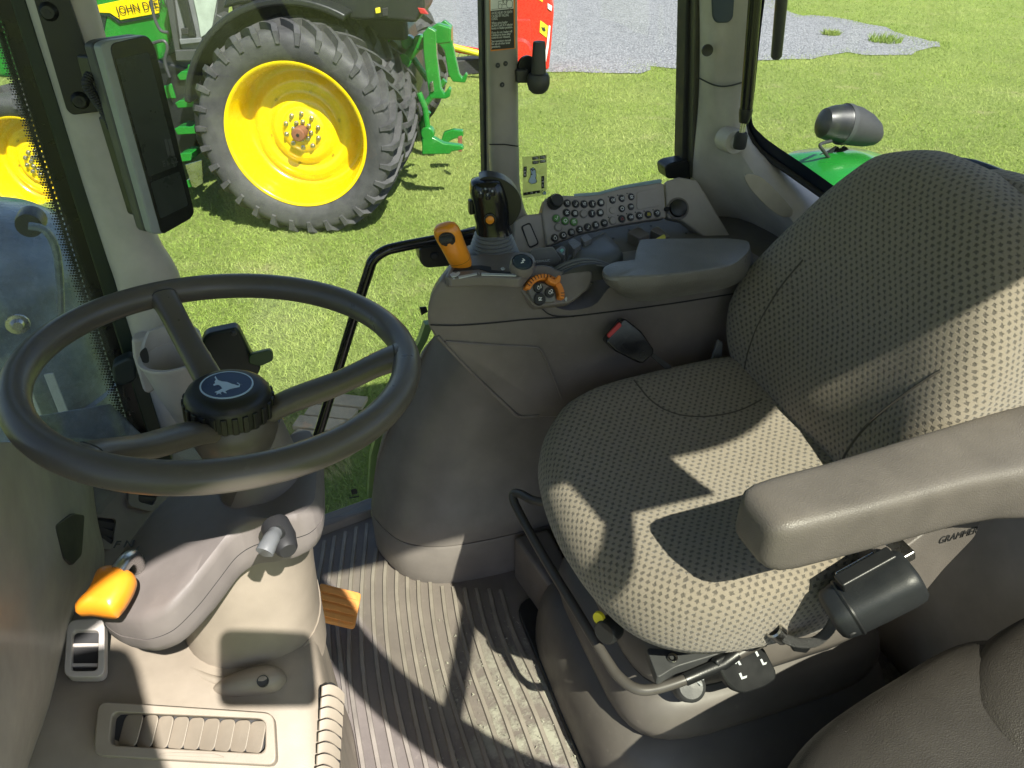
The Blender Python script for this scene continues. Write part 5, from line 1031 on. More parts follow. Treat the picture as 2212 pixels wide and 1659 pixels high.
# ---- moulded base that carries the console
cb = thing('console_base', 'smooth rounded slate pedestal below the side console', 'console base', (.3, 1.3, 0))
def brs(z_, x0, y0, yf=1.40):
    r_ = [V(x0+.02, yf, z_), V(x0+.002, yf-.03, z_), V(x0+.004, y0+.14, z_), V(x0+.045, y0+.055, z_), V(x0+.12, y0+.012, z_), V(x0+.22, y0, z_), V(x0+.36, y0, z_)]
    return catmull(r_, 6)+[V(.95, y0+.01, z_), V(.95, yf, z_)]
MB().loft([brs(-.005, .108, 1.195), brs(.02, .102, 1.19), brs(.115, .100, 1.188), brs(.12, .102, 1.19)]).build('skirt', SLATE, cb, ang=50)
MB().loft([brs(.119, .108, 1.195), brs(.1235, .108, 1.195)]).build('skirt_joint', BLACKR, cb)
MB().loft([brs(.123, .102, 1.19), brs(.14, .102, 1.19), brs(.17, .108, 1.196), brs(.205, .116, 1.212), brs(.262, .131, 1.232), brs(.327, .155, 1.248), brs(.406, .193, 1.255), brs(.476, .228, 1.25), brs(.522, .256, 1.235), brs(.557, .28, 1.215), brs(.60, .31, 1.20)]).build('shell', SLATE, cb, ang=60)
ds = MB().loft([[p+V(-.012, 0, 0), p+V(.006, 0, 0), p+V(.006, .02, 0), p+V(-.012, .02, 0)] for p in [P(u, v, Y=1.45) for u, v in ((806, 1075), (812, 985), (828, 925), (858, 850), (890, 785), (918, 735), (930, 700))]]).build('door_edge_seal', plastic('pale_green_seal', (.20, .30, .12), .4, grain=0), cb)
MB().prism([V(.385, 1.175, .13), V(.47, 1.175, .13), V(.47, .96, .13), V(.42, .96, .13)], (0, 0, 1), .13).build('seat_plinth', TAUPE, cb, bevel=.01)

# ================================================================ switch panel
sp = thing('switch_panel', 'taupe switch panel with rows of small round black buttons under the side window', 'control panel', tuple(P(1300, 500, Y=1.36)))
spl = (V(.52, 1.352, .735), V(0, -.85, .53).normalized()); sn = spl[1]
def sq(a, b, off=0): return P(*Z6(a, b), pl=(spl[0]+sn*off, sn))
po = [(205, 462), (222, 380), (250, 300), (290, 258), (340, 240), (600, 246), (760, 242), (900, 226), (1040, 190), (1180, 152), (1400, 120), (1640, 85), (1688, 110), (1712, 520), (1500, 545), (1100, 612), (700, 702), (268, 868)]
MB().prism([sq(a, b) for a, b in po], sn, .03).build('panel', PANEL_LIT, sp, bevel=.005)
MB().prism(fillet([sq(a, b, .0012) for a, b in ((985, 285), (1330, 205), (1330, 435), (1000, 495), (980, 470))], .006), sn, .001).build('button_field', PANEL_LIT, sp, bevel=.0008)
MB().prism(fillet([sq(a, b, .0016) for a, b in ((1350, 205), (1620, 155), (1645, 180), (1640, 370), (1380, 420), (1350, 400))], .006), sn, .002).build('blank_cover', PANEL_LIT, sp, bevel=.001)
rbt = (sq(508+42, 342)-sq(508, 342)).length
BT = [(508, 342, 'seat'), (610, 350, 'path'), (711, 352, 'seat'), (812, 350, 'therm'), (914, 335, 'fan'), (1053, 305, 'lamp'), (1165, 285, 'lamp'), (1278, 265, 'lock'), (500, 455, 'lock'), (600, 465, 'fan'), (703, 470, None), (805, 465, 'therm'), (905, 455, 'fan'), (1050, 427, None), (1165, 408, 'ring'), (1275, 385, 'T'),
      (376, 525, 'check', 1), (482, 555, 'ring', 1), (587, 568, 'bars', 1), (398, 632, None), (358, 760, 'engine'), (460, 728, 'ring'), (560, 693, 'box'), (658, 660, 'arrow'), (755, 630, 'path'), (852, 605, 'bars'), (955, 580, 'bale'), (1055, 552, None), (1168, 530, 'tri', 2), (1272, 510, 'lamp'), (1378, 492, 'lamp'), (1485, 478, 'box', 3), (1592, 462, 'beacon')]
for b_ in BT:
    a, b, ic = b_[:3]; kd = b_[3] if len(b_) > 3 else 0; c = sq(a, b); r_ = rbt*(1.05 if kd == 1 else 1.0)
    mt = PANEL_LIT if ic is None else (GRNB if kd == 1 else BLACK)
    bo_ = MB().lathe([(0, .0035), (r_*.84, .0034), (r_*.95, .0025), (r_, .0008), (r_, -.004)], c, sn, 22).build('button', mt, sp)
    MB().lathe([(r_*1.0, .0004), (r_*1.13, .0006), (r_*1.18, .0002), (r_*1.18, -.002)], c, sn, 22).build('bezel', TAUPE2, bo_)
    if ic == 'T': text('150', c+sn*.0037, frame(sn)[0], frame(sn)[1], r_*.75, WHITEP, bo_, 'icon', 'CENTER')
    elif ic: icon(ic, c+sn*.0031, sn, r_*.82, REDB if kd == 2 else (YELB if kd == 3 else WHITEP), bo_)
    if a > 1000: MB().lathe([(0, .0008), (.0013, .0008), (.0014, 0)], sq(a-48, b-42), sn, 8).build('led', BLACKR, sp)
kc = sq(345, 335); kr = (sq(345+78, 335)-kc).length
kn_ = MB().lathe([(0, .026), (kr*.86, .026), (kr*.96, .022), (kr, .014), (kr, -.004)], kc, sn, 40).build('rotary_knob', BLACK, sp)
for i in range(24):
    a = i*math.pi/12; fx_, fy_, _ = frame(sn); d = fx_*math.cos(a)+fy_*math.sin(a); MB().tube([kc+d*kr*1.0+sn*.001, kc+d*kr*.985+sn*.019], .0013, 6).build('grip_rib', BLACK, kn_)
# narrow part left of the panel, with an empty framed switch blank
lpl = (V(.45, 1.372, .735), V(-.12, -.90, .42).normalized())
def lq_(a, b, off=0): return P(*Z6(a, b), pl=(lpl[0]+lpl[1]*off, lpl[1]))
MB().prism([lq_(a, b) for a, b in ((-130, 560), (0, 482), (205, 462), (268, 868), (110, 940), (-130, 960))], lpl[1], .03).build('left_cheek', PANEL_LIT, sp, bevel=.004)
MB().prism(fillet([lq_(a, b, .003) for a, b in ((-50, 620), (62, 565), (175, 830), (60, 890))], .006), lpl[1], .004).build('blank_frame', BLACKR, sp, bevel=.001)
MB().prism(fillet([lq_(a, b, .0045) for a, b in ((-30, 625), (55, 590), (155, 822), (55, 868))], .005), lpl[1], .004).build('blank_plate', PANEL_LIT, sp, bevel=.001)
# right corner with power socket
rpl = (sq(1700, 320), V(-.22, -.83, .50).normalized())
def rq(a, b, off=0): return P(*Z6(a, b), pl=(rpl[0]+rpl[1]*off, rpl[1]))
MB().prism([rq(a, b) for a, b in ((1690, 110), (1690, 75), (1860, 20), (2080, 60), (2180, 220), (2520, 800), (2300, 860), (1900, 560), (1712, 520))], rpl[1], .03).build('corner', PANEL_LIT, sp, bevel=.005)
sc0 = rq(1845, 405); sr = (rq(1845+105, 405)-sc0).length
cap = MB().lathe([(0, .012), (sr*.6, .012), (sr*.92, .010), (sr, .006), (sr, -.004)], sc0, rpl[1], 36).build('socket_cap', BLACK, sp)
MB().box(rq(1712, 412, .003), (.012, .006, .008)).build('cap_strap', BLACKR, cap, bevel=.002)
MB().lathe([(sr*1.05, .002), (sr*1.25, .001), (sr*1.3, -.002)], sc0, rpl[1], 36).build('socket_rim', TAUPE, sp)
# sill strip below the side window, wedge bracket at its end
MB().prism([sq(a, b, .001)+V(0, .004, .001) for a, b in ((600, 240), (900, 218), (1180, 140), (1640, 60), (1660, 78), (1200, 158), (900, 236), (600, 252))], (0, 0, 1), .01).build('sill_strip', plastic('pale_blue_strip', (.25, .36, .40), .25, grain=0), sp)
lt = MB().prism(fillet([P(u, v, Y=1.44) for u, v in ((1436, 360), (1450, 352), (1490, 345), (1493, 386), (1440, 387))], .01), (0, -1, 0), .04).build('window_latch', BLACK, bevel=.006); tag(lt, 'black latch block in the corner of the rear side window', 'latch')
# clear yellow film with the joystick diagram, stuck to the pane
fi = thing('joystick_diagram', 'translucent yellow sticker with joystick diagram on the side window', 'sticker', tuple(P(1155, 380, Y=1.470)))
Z3 = zz(1800, 0, .6172)
def fq(a, b, off=0): return P(*Z3(a, b), Y=1.4690-off)
MB().prism([fq(a, b) for a, b in ((470, 1018), (630, 1002), (625, 1262), (472, 1285))], (0, -1, 0), .0005).build('film', FILM, fi, smooth=False)
for pts in ([(534, 1018), (576, 1012), (575, 1032), (534, 1038)], [(581, 1012), (621, 1006), (621, 1028), (581, 1032)], [(534, 1045), (576, 1040), (575, 1060), (534, 1065)], [(581, 1038), (621, 1034), (621, 1052), (581, 1057)], [(476, 1082), (497, 1078), (496, 1145), (476, 1150)], [(592, 1142), (611, 1139), (610, 1218), (592, 1222)], [(476, 1250), (583, 1233), (583, 1250), (476, 1267)]):
    MB().prism([fq(a, b, .0008) for a, b in pts], (0, -1, 0), .0003).build('legend_box', BLACK, fi, smooth=False)
    cx_, cy_ = sum(p[0] for p in pts)/4, sum(p[1] for p in pts)/4; w_, h_ = pts[1][0]-pts[0][0], pts[3][1]-pts[0][1]
    for i in range(3):
        t = (i-1)*.28; q = fq(cx_+(t*w_ if w_ > h_ else 0), cy_+(t*h_ if h_ >= w_ else 0), .0012); text('1MR'[i], q, V(1, 0, 0), (0, 0, 1), .006, WHITEP, fi, 'legend_mark', 'CENTER', depth=.0001)
js = [(520, 1095), (540, 1087), (555, 1100), (560, 1140), (556, 1155), (563, 1170), (558, 1185), (530, 1192), (508, 1180), (514, 1160), (522, 1145), (526, 1120)]
MB().prism([fq(a, b, .0008) for a, b in js], (0, -1, 0), .0003).build('joystick_drawing', PALEBL, fi, smooth=False)
MB().tube([fq(a, b, .0010) for a, b in js], .0006, 5, True).build('drawing_line', BLACKR, fi)
for (a, b) in ((530, 1098), (545, 1098), (536, 1105), (530, 1130)): MB().lathe([(0, .0002), (.0014, .0002), (.0015, 0)], fq(a, b, .0013), (0, -1, 0), 8).build('drawing_dot', BLACKR, fi)
MB().lathe([(0, .0003), (.0035, .0003), (.0036, 0)], fq(613, 1252, .0008), (0, -1, 0), 14).build('drawing_knob', PALEBL, fi)
for (a, b) in ((600, 1235), (590, 1243), (612, 1240), (600, 1252)): MB().lathe([(0, .0002), (.0012, .0002), (.0013, 0)], fq(a, b, .0010), (0, -1, 0), 8).build('drawing_dot', BLACKR, fi)

# ================================================================ joystick, gear lever
jy = thing('joystick', 'black loader joystick with orange button on a ribbed rubber boot', 'joystick', tuple(P(1065, 548, Z=.78)))
jb = P(1066, 548, Z=.782)
bpr = []
for i in range(7): bpr += [(.044-.0022*i, .0065*i), (.047-.0024*i, .0065*i+.0032)]
MB().lathe(bpr+[(.026, .047), (0, .047)], jb+V(0, 0, -.003), (-.02, 0, 1), 36).build('boot', MIDG, jy)
gx = V(.98, -.2, 0).normalized(); gy = V(.2, .98, 0)
def gring(z_, a_, b_, sx_=0, sy_=0): return [jb+V(0, 0, z_)+gx*(sx_+a_*math.copysign(abs(math.cos(q))**.85, math.cos(q)))+gy*(sy_+b_*math.copysign(abs(math.sin(q))**.85, math.sin(q))) for q in [k*2*math.pi/32 for k in range(32)]]
hk = .74
def hz(q): return .046+(q-.046)*hk
MB().loft([gring(hz(z_), a_, b_, sx_) for z_, a_, b_, sx_ in ((.040, .032, .028, .002), (.048, .031, .027, .0), (.062, .029, .026, -.001), (.085, .031, .027, -.003), (.115, .031, .028, -.005), (.140, .030, .028, -.009), (.158, .027, .026, -.011), (.166, .024, .022, -.012), (.169, .015, .014, -.012))]).build('grip', BLACKG, jy, ang=60)
MB().prism(catmull([jb+gx*x_+V(0, 0, hz(z_))-gy*.006 for x_, z_ in ((.018, .052), (.034, .060), (.046, .085), (.049, .110), (.044, .135), (.032, .155), (.014, .170), (-.010, .176), (-.022, .168), (-.004, .150), (.014, .130), (.018, .10), (.014, .07))], 4, True), -gy, .034).build('palm_guard', BLACK, jy, bevel=.003)
bc = P(1058, 474, pl=(jb-gy*.0275+gx*-.01, -gy)); MB().lathe([(.010, .0), (.0105, .003), (.0085, .0035)], bc, -gy, 22).build('button_ring', BLACK, jy); MB().lathe([(0, .0055), (.0055, .005), (.0072, .0035), (.0072, 0)], bc, -gy, 22).build('orange_button', ORANGE, jy)
MB().box(jb+V(0, 0, hz(.105))-gx*.038-gy*.002, (.008, .014, .026)).build('side_trigger', BLACK, jy, bevel=.003)
for i, (a, b, s_) in enumerate(((200, 1262, '5'), (230, 1235, '6'), (275, 1250, '8'), (245, 1275, '7'))):
    c = P(*Z3(a, b), Z=jb.z+hz(.1685)); kk = MB().lathe([(0, .003), (.0042, .003), (.005, .001), (.005, -.003)], c, (-.1, -.3, .95), 14).build('top_button', BLACK, jy); text(s_, c+V(-.1, -.3, .95)*.0034, V(1, -.1, 0), (0, 1, .3), .007, WHITEP, kk, 'button_number', 'CENTER')
gl = thing('gear_lever', 'orange gear lever with black thumb wheel on the console', 'gear lever', tuple(P(1005, 582, Z=.785)))
g0, g1, g2, g3 = P(1004, 580, Z=.786), P(993, 560, Y=1.165), P(978, 530, Y=1.160), P(966, 503, Y=1.155)
MB().tube([g0, g1], .0045, 10).build('stem', STEEL, gl)
ad = (g3-g1).normalized(); ax_ = (RTv-ad*RTv.dot(ad)).normalized(); ay_ = ad.cross(ax_); LL = (g3-g1).length
def kr_(t, a_, b_): return [g1+ad*(t*LL)+ax_*(a_*math.copysign(abs(math.cos(q))**.85, math.cos(q)))+ay_*(b_*math.copysign(abs(math.sin(q))**.85, math.sin(q))) for q in [k*2*math.pi/32 for k in range(32)]]
kn2 = MB().loft([kr_(-.26, .012, .011), kr_(-.24, .0165, .015), kr_(.0, .019, .016), kr_(.3, .0195, .017), kr_(.6, .020, .017), kr_(.9, .0215, .0165), kr_(1.05, .0215, .015), kr_(1.2, .019, .012), kr_(1.28, .014, .008), kr_(1.3, .006, .004)]).build('knob', ORANGE, gl, ang=60)
sgn = 1 if ay_.dot(FWv) < 0 else -1
wc = g1+ad*LL*.98+ay_*sgn*.0125
oval = [wc+ay_*sgn*.004+ax_*(.0135*math.cos(q))+ad*(.0125*math.sin(q)*(1.1 if math.sin(q) < 0 else 1)) for q in [k*2*math.pi/24 for k in range(24)]]
MB().prism(oval, ay_*sgn, .006).build('wheel_window', BLACKR, kn2, bevel=.001)
tw = MB().tube([wc+ax_*-.0105, wc+ax_*.0105], .0085, 28).build('thumb_wheel', BLACK, gl)
for i in range(14):
    t = -.0095+.019*i/13; MB().tube([wc+ax_*t+(ad*math.cos(q)+ay_*sgn*math.sin(q))*.0087 for q in [R(20)+k*R(140)/8 for k in range(9)]], .0005, 5).build('wheel_rib', DGREY, tw)
MB().loft([kr_(.02, .0192, .0162), kr_(.028, .0192, .0162)]).build('knob_joint', BLACKR, kn2)
# far-side door latch knob seen past the console nose
dk = MB().tube([P(908, 672, Y=1.36), P(922, 668, Y=1.36)], [.009, .006], 12).build('door_latch_knob', BLACK); tag(dk, 'small black latch knob beyond the nose of the console', 'latch')

# ================================================================ rear-view dome on the B-pillar: GPS style mirror arm
ma = thing('pivot_holder', 'grey swivel holder with tapered post on the door pillar', 'holder', tuple(P(1150, 165, Y=1.40)))
c = P(1163, 182, Y=1.385); sc_k = (P(1186, 182, Y=1.385)-P(1140, 182, Y=1.385)).length/2
MB().lathe([(0, -.016), (sc_k*.55, -.015), (sc_k*.85, -.009), (sc_k, .0), (sc_k, .012), (sc_k*.86, .018), (sc_k*.6, .0195)], c, (0, 0, 1), 30).build('cup', plastic('holder_grey', (.048, .047, .044), .45, grain=0), ma)
MB().lathe([(sc_k*.66, .018), (sc_k*.64, .03), (sc_k*.55, .068), (sc_k*.50, .072), (0, .073)], c, (0, 0, 1), 24).build('post', MATS['holder_grey'], ma)
MB().prism([P(u, v, Y=1.40) for u, v in ((1116, 152), (1142, 150), (1142, 180), (1118, 180))], (0, -1, 0), .015).build('arm', MATS['holder_grey'], ma, bevel=.003)
MB().lathe([(0, -.006), (.016, -.006), (.018, -.002), (.018, .006), (0, .006)], P(1138, 142, Y=1.42), (0, -1, 0), 22).build('swivel', BLACK, ma)

# ================================================================ seat belt buckle
bu = thing('seatbelt_buckle', 'black seat belt buckle with red release button against the console', 'seatbelt buckle', tuple(P(1400, 790, Y=1.09)))
bpl = (P(1360, 740, Y=1.095), V(-.1, -.93, .35).normalized()); Zb = zz(1600, 650, .66305)
def bq(a, b, off=0): return P(*Zb(a, b), pl=(bpl[0]+bpl[1]*off, bpl[1]))
MB().prism(fillet([bq(a, b, .012) for a, b in ((1240, 1080), (1345, 945), (1365, 945), (1460, 1020), (1535, 1130), (1530, 1160), (1465, 1215), (1440, 1210), (1300, 1140))], .006), bpl[1], .026).build('shell', BLACKG, bu, bevel=.004, bseg=3)
MB().prism(fillet([bq(a, b, .0128) for a, b in ((1250, 1040), (1325, 962), (1340, 985), (1262, 1062))], .003), bpl[1], .006).build('release_button', REDB, bu, bevel=.001)
MB().prism(fillet([bq(a, b, .0126) for a, b in ((1330, 1100), (1395, 1040), (1430, 1075), (1370, 1135))], .004), bpl[1], .002).build('raised_field', BLACKG, bu, bevel=.0006)
MB().lathe([(.0045, .0008), (.0055, .0008), (.0058, -.001)], bq(1465, 1158, .012), bpl[1], 18).build('rivet_ring', BLACK, bu)
MB().prism([bq(a, b, .0) for a, b in ((1510, 1165), (1530, 1150), (1640, 1230), (1620, 1260))], bpl[1], .006).build('strap', BLACKR, bu)

# ================================================================ driver's seat
se = thing('driver_seat', 'driver seat in beige patterned fabric on a bellows suspension base', 'seat', (.62, .79, 0))
# cushion
CO = V(.612, .80, .498)
def cb_(a, b):      # side bolsters up, hollow in the middle, nose rolled down
    return .030*min(1, (abs(b)/.25))**2.5 - .004 + .012*max(0, a)/.25 - .010*max(0, -a-.12)/.12
out_c = [(-.272, .0), (-.262, .12), (-.235, .20), (-.17, .262), (-.06, .292), (.08, .298), (.20, .285), (.26, .22), (.27, 0), (.26, -.19), (.20, -.238), (.08, -.252), (-.06, -.250), (-.16, -.232), (-.225, -.185), (-.258, -.11)]
mb, HC = pillow(out_c, [(.02, .056), (.2, .057), (.4, .060), (.6, .062), (.74, .062), (.84, .059), (.91, .051), (.96, .036), (.99, .014), (1.0, -.012), (.99, -.038), (.96, -.056), (.88, -.066), (.6, -.070)], CO, (1, 0, 0), (0, 1, 0), (0, 0, 1), cb_, 96)
cush = mb.build('cushion', FABRIC, se, ang=80)
def seam(H, pts, name, par, r_=.0022, mat=None, k=8, lift=0.0):
    pp = catmull([V(a, b, 0) for a, b in pts], k); MB().tube([H(p.x, p.y) for p in pp], r_, 6).build(name, mat or MATS['seam_thread'], par)
plastic('seam_thread', (.07, .062, .052), .9, grain=0)
seam(HC, [(q.x-CO.x, q.y-CO.y) for q in [P(u, v, Z=.565) for u, v in ((1368, 838), (1400, 868), (1440, 888), (1490, 897), (1545, 896), (1600, 886), (1645, 868))]], 'seam', cush, .0016)
# backrest
ang = R(16); BN = V(-math.cos(ang), 0, math.sin(ang)); BU = V(math.sin(ang), 0, math.cos(ang)); BO = V(.880, .862, .748)
def bb_(a, b):
    return .045*min(1.2, abs(a)/.218)**2.6*max(.0, min(1, (.20-b)/.3)) - .012*max(0, b-.1)/.15 + .012*max(0, 1-abs(b+.12)/.12)*(1-min(1, abs(a)/.17))
out_b = [(0, -.255), (.13, -.250), (.22, -.225), (.285, -.16), (.312, -.06), (.30, .02), (.27, .10), (.238, .17), (.185, .232), (.09, .264), (0, .268), (-.08, .260), (-.165, .235), (-.225, .17), (-.265, .10), (-.30, .02), (-.312, -.06), (-.285, -.16), (-.22, -.225), (-.13, -.250)]
out_b = [(a*.835, b) for a, b in out_b]
mb, HB_ = pillow(out_b, [(.02, .040), (.2, .040), (.4, .040), (.6, .039), (.75, .036), (.86, .028), (.93, .016), (.975, .0), (1.0, -.025), (.995, -.055), (.96, -.080), (.88, -.090), (.6, -.092)], BO, (0, 1, 0), BU, BN, bb_, 100)
back = mb.build('backrest', FABRIC, se, ang=80)
seam(HB_, [(.148, -.235), (.154, -.18), (.160, -.10), (.155, -.02), (.140, .04)], 'seam', back, .0018)
seam(HB_, [(-.120, -.245), (-.122, -.20), (-.130, -.14), (-.148, -.08), (-.175, -.02), (-.195, .02)], 'seam', back, .0024)
# black rear shell and headrest stub
mb, _ = pillow([(a*1.0, b*1.0) for a, b in out_b], [(.02, .0), (.6, .0), (.92, -.004), (1.0, -.016), (1.005, -.03), (.98, -.06), (.8, -.075)], BO-BN*.078, (0, 1, 0), BU, BN); mb.build('rear_shell', BLACKG, se, ang=60)
mb, _ = pillow([(0, -.05), (.13, -.05), (.16, 0), (.13, .06), (0, .07), (-.13, .06), (-.16, 0), (-.13, -.05)], [(.02, .03), (.5, .028), (.85, .015), (1, -.02), (.9, -.05), (.5, -.06)], BO+BU*.205-BN*.062+V(0, -.13, 0), (0, 1, 0), BU, BN); mb.build('head_pad', FABRIC, se, ang=80)
# near armrest: loft of rounded sections along the seat
ar = []
def rrect(c, hy, hz, e=.34, n=40): return [c+V(0, hy*math.copysign(abs(math.cos(q))**e, math.cos(q)), hz*math.copysign(abs(math.sin(q))**e, math.sin(q))) for q in [k*2*math.pi/n for k in range(n)]]
for x, y, z, hy, hz in ((.474, .548, .698, .020, .018), (.477, .548, .699, .031, .029), (.484, .548, .700, .038, .036), (.496, .547, .700, .042, .040), (.52, .547, .700, .044, .042), (.60, .547, .701, .046, .042), (.68, .549, .702, .048, .043), (.75, .552, .702, .051, .043), (.81, .553, .700, .056, .044), (.86, .552, .696, .060, .050), (.90, .551, .690, .062, .058), (.98, .550, .686, .064, .064), (1.10, .550, .684, .064, .066)):
    ar.append(rrect(V(x, y, z), hy, hz))
arm = MB().loft(ar).build('armrest', ARMM, se, ang=70)
# bracket panel under the armrest with embossed maker's name
plb = (P(2000, 1200, Y=.535), V(.1, -1, .1).normalized())
MB().prism(fillet(px_poly([(1905, 1195), (1960, 1180), (2060, 1105), (2125, 1110), (2108, 1160), (2040, 1230), (1995, 1285), (1960, 1300), (1900, 1260)], plb), .01), plb[1], .04).build('arm_bracket', ARMM, se, bevel=.008)
a_, b_ = px_poly([(2028, 1169), (2105, 1147)], (plb[0]+plb[1]*.0008, plb[1])); text('GRAMMER', a_, b_-a_, (0, .1, 1), (b_-a_).length*.235, BLACKR, se, 'maker_name', depth=.0005)
# black recliner / motor housing
mc = P(1885, 1285, Y=.505); md = (P(1965, 1245, Y=.500)-P(1820, 1320, Y=.512)).normalized()
mx, my_, _ = frame(md); hl = (P(1970, 1240, Y=.505)-P(1808, 1325, Y=.505)).length/2
def mr(t, k): return [mc+md*(t*hl)+mx*(.031*k*math.copysign(abs(math.cos(q))**.6, math.cos(q)))+my_*(.031*k*math.copysign(abs(math.sin(q))**.6, math.sin(q))) for q in [j*2*math.pi/28 for j in range(28)]]
mot = MB().loft([mr(-1.12, .55), mr(-1.08, .8), mr(-.98, .95), mr(-.7, 1.02), mr(0, 1.05), mr(.7, 1.05), mr(.95, 1.0), mr(1.05, .85), mr(1.08, .5)]).build('motor_housing', plastic('motor_black', (.013, .015, .017), .5, grain=500, dust=.2, dustcol=(.1, .1, .1)), se, ang=50)
MB().loft([mr(-.66, 1.05), mr(-.62, 1.08), mr(-.58, 1.05)]).build('housing_joint', BLACK, mot)
for q, t in ((R(200), -.85), (R(250), -.85), (R(300), .85)):
    c = mc+md*(t*hl)+mx*.030*math.cos(q)+my_*.030*math.sin(q); MB().lathe([(0, .002), (.005, .002), (.006, .0)], c, c-mc-md*(t*hl), 12).build('screw_slot', BLACKR, mot)
MB().box(P(1890, 1222, Y=.530), (.10, .03, .018), Matrix.Rotation(R(-22), 3, 'Y')).build('slide_rail', STEEL, se, bevel=.003)
MB().box(P(1870, 1232, Y=.522), (.08, .02, .022), Matrix.Rotation(R(-22), 3, 'Y')).build('slide_block', BLACK, se, bevel=.003)
# braided hose and metal clip
hs = catmull([P(1680, 1372, Y=.545), P(1720, 1388, Y=.53), P(1760, 1386, Y=.52), P(1790, 1362, Y=.52), P(1803, 1335, Y=.525)], 10)
MB().tube(hs, [.0072 if i % 2 else .0066 for i in range(len(hs))], 14).build('braided_hose', BRAID, se)
MB().lathe([(.010, -.012), (.0125, -.010), (.0125, .004), (.010, .006), (.010, .014)], P(1680, 1368, Y=.548), (.5, -.2, -.6), 18).build('hose_clip', STEEL, se)
MB().prism([P(u, v, Y=.56) for u, v in ((1702, 1380), (1740, 1392), (1752, 1402), (1742, 1412), (1715, 1408))], (0, -1, .2), .008).build('small_lever', BLACK, se, bevel=.002)
# seat pan frame under the cushion
MB().prism(fillet([V(.47, .62, .425), V(.82, .62, .425), V(.82, 1.0, .425), V(.47, 1.0, .425)], .03), (0, 0, 1), .035).build('pan', BLACK, se, bevel=.006)
MB().prism(fillet([P(u, v, Z=.365) for u, v in ((1395, 1398), (1480, 1405), (1560, 1385), (1560, 1410), (1460, 1440), (1420, 1465))], .008), (0, 0, 1), .02).build('corner_plate', DGREY, se, bevel=.003)
MB().lathe([(.0045, .002), (.0075, .003), (.008, 0)], P(1453, 1422, Z=.367), (0, 0, 1), 16).build('bolt', STEEL, se)
kc = P(1315, 1360, Z=.40); MB().lathe([(0, .014), (.016, .014), (.020, .008), (.020, -.01)], kc, (-.8, -.5, .3), 24).build('adjust_knob', BLACK, se); MB().lathe([(0, .017), (.009, .017), (.010, .012)], kc+V(.0, .02, .012), (-.8, -.5, .3), 18).build('knob_cap', YELB, se)
# bent slide bar round the front of the seat
bar = catmull([P(1180, 1085, Z=.40), P(1150, 1080, Z=.395), P(1122, 1066, Z=.385), P(1108, 1070, Z=.375), P(1118, 1100, Z=.365), P(1170, 1195, Z=.355), P(1240, 1310, Z=.345), P(1310, 1425, Z=.335), P(1340, 1465, Z=.333), P(1375, 1488, Z=.333), P(1415, 1488, Z=.335), P(1480, 1468, Z=.345), P(1530, 1447, Z=.352), P(1560, 1435, Z=.36), P(1600, 1410, Z=.37), P(1650, 1385, Z=.38)], 6)
MB().tube(bar, .0082, 14).build('slide_bar', plastic('bar_taupe', (.060, .055, .050), .4, grain=0), se)
MB().tube([P(1480, 1468, Z=.3455), P(1532, 1446, Z=.3525), P(1562, 1434, Z=.3605), P(1592, 1412, Z=.369)], .0095, 14).build('bar_sleeve', BLACK, se)
# weight-setting paddle with arrows
ppl = (P(1630, 1450, Z=.34), V(.15, -.75, .62).normalized())
def pq_(u, v, off=0): return P(u, v, pl=(ppl[0]+ppl[1]*off, ppl[1]))
pad = MB().prism(fillet([pq_(u, v) for u, v in ((1545, 1428), (1560, 1418), (1640, 1395), (1652, 1400), (1678, 1450), (1678, 1468), (1655, 1485), (1610, 1500), (1590, 1495), (1572, 1478))], .01), ppl[1], .016).build('height_paddle', BLACK, se, bevel=.004)
for pts in ([(1586, 1432), (1594, 1422), (1602, 1436), (1597, 1437), (1593, 1430), (1590, 1435)], [(1596, 1455), (1601, 1453), (1604, 1462), (1614, 1459), (1613, 1464), (1602, 1468)], [(1628, 1402), (1632, 1400), (1640, 1416), (1636, 1419)], [(1642, 1425), (1646, 1423), (1650, 1432), (1657, 1430), (1655, 1435), (1648, 1437)]):
    MB().prism([pq_(u, v, .0008) for u, v in pts], ppl[1], .0006).build('arrow_mark', GREYPR, pad, smooth=False)
dk2 = MB().lathe([(0, .012), (.018, .011), (.024, .004), (.026, -.02)], P(1490, 1482, Z=.30), (-.2, -.6, .75), 26).build('tilt_knob', DGREY, se)
ax1 = P(1510, 1470, Z=.315); text('<', P(1508, 1472, pl=(ax1, V(-.2, -.6, .75).normalized())), V(.4, -.4, 0), (0, 1, 0), .03, GREYPR, dk2, 'arrow_mark', 'CENTER')
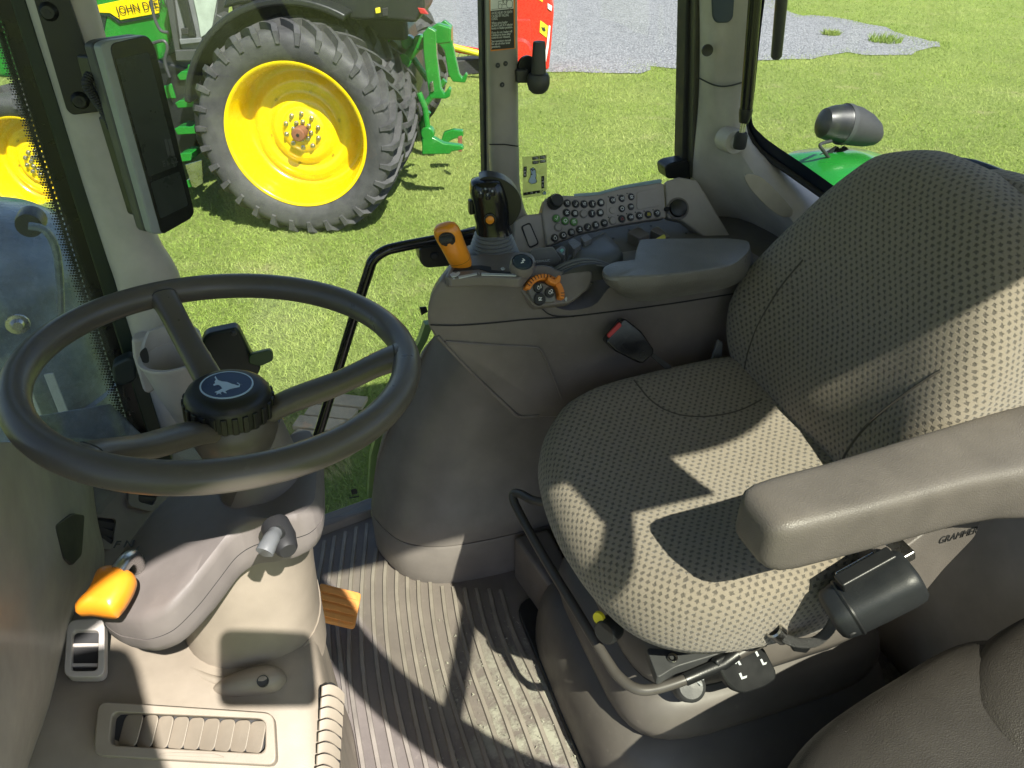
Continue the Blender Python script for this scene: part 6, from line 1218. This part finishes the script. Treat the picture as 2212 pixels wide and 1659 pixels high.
# bellows: stacked rounded folds around the suspension
def fold(z_, ox, k=36): return [V(.66+(.275+ox)*math.copysign(abs(math.cos(q))**.42, math.cos(q)), .82+(.235+ox)*math.copysign(abs(math.sin(q))**.42, math.sin(q)), z_) for q in [j*2*math.pi/k for j in range(k)]]
prf = [(.345, -.09), (.340, -.062), (.328, -.052), (.31, -.044), (.285, -.040), (.268, -.044), (.260, -.052), (.254, -.050), (.246, -.034), (.225, -.020), (.195, -.014), (.172, -.018), (.162, -.030), (.156, -.030), (.146, -.012), (.125, .006), (.09, .016), (.05, .020), (.0, .022)]
MB().loft([fold(z_, o_) for z_, o_ in prf]).build('bellows', plastic('bellows_rubber', (.10, .09, .082), .5, grain=0, dust=.15), se, ang=50)
for z_, o_ in ((.257, -.0505), (.159, -.0295)): MB().loft([fold(z_+.0025, o_+.001), fold(z_-.0025, o_+.001)], False).build('fold_crease', BLACKR, se)
MB().prism(fillet([V(.36, .52, .012), V(.98, .52, .012), V(.98, 1.1, .012), V(.36, 1.1, .012)], .05), (0, 0, 1), .02).build('base_plate', BLACK, se, bevel=.004)
# lap belt stalk between seat and console
MB().prism([P(u, v, Y=1.09) for u, v in ((1530, 800), (1552, 735), (1562, 740), (1560, 800), (1545, 815))], (0, -1, 0), .006).build('belt_stalk', MIDG, se, bevel=.002)
# ================================================================ folding passenger seat in the corner
bs = thing('passenger_seat', 'dark brown vinyl passenger seat pad in the near corner', 'seat', (.72, .27, .2))
VINYL = plastic('brown_vinyl', (.040, .036, .033), .40, grain=520, gs=.6, gd=.0009, var=.15)
mb, HP = pillow([(-.27, .0), (-.26, .08), (-.22, .135), (-.13, .165), (0, .172), (.16, .165), (.24, .1), (.25, 0), (.24, -.12), (.1, -.17), (-.1, -.17), (-.22, -.12)], [(.02, .05), (.3, .05), (.55, .048), (.72, .042), (.85, .030), (.94, .012), (.99, -.015), (1.0, -.04), (.97, -.07), (.8, -.085)], V(.700, .290, .445), V(.985, .17, 0), V(-.17, .985, 0), (0, 0, 1)); mb.build('seat_pad', VINYL, bs, ang=70)
mb, _ = pillow([(-.18, 0), (-.14, .09), (0, .13), (.16, .10), (.20, 0), (.15, -.1), (0, -.12), (-.14, -.09)], [(.02, .05), (.4, .048), (.7, .038), (.88, .02), (.97, -.005), (1.0, -.04), (.9, -.08)], V(.86, .335, .465), V(.96, .28, 0), V(-.28, .96, 0), (0, .1, 1)); mb.build('back_pad', VINYL, bs, ang=70)
MB().prism([V(.50, .16, .37), V(.94, .16, .37), V(.94, .40, .37), V(.50, .40, .37)], (0, 0, 1), .37).build('seat_box', BLACKR, bs, bevel=.02)
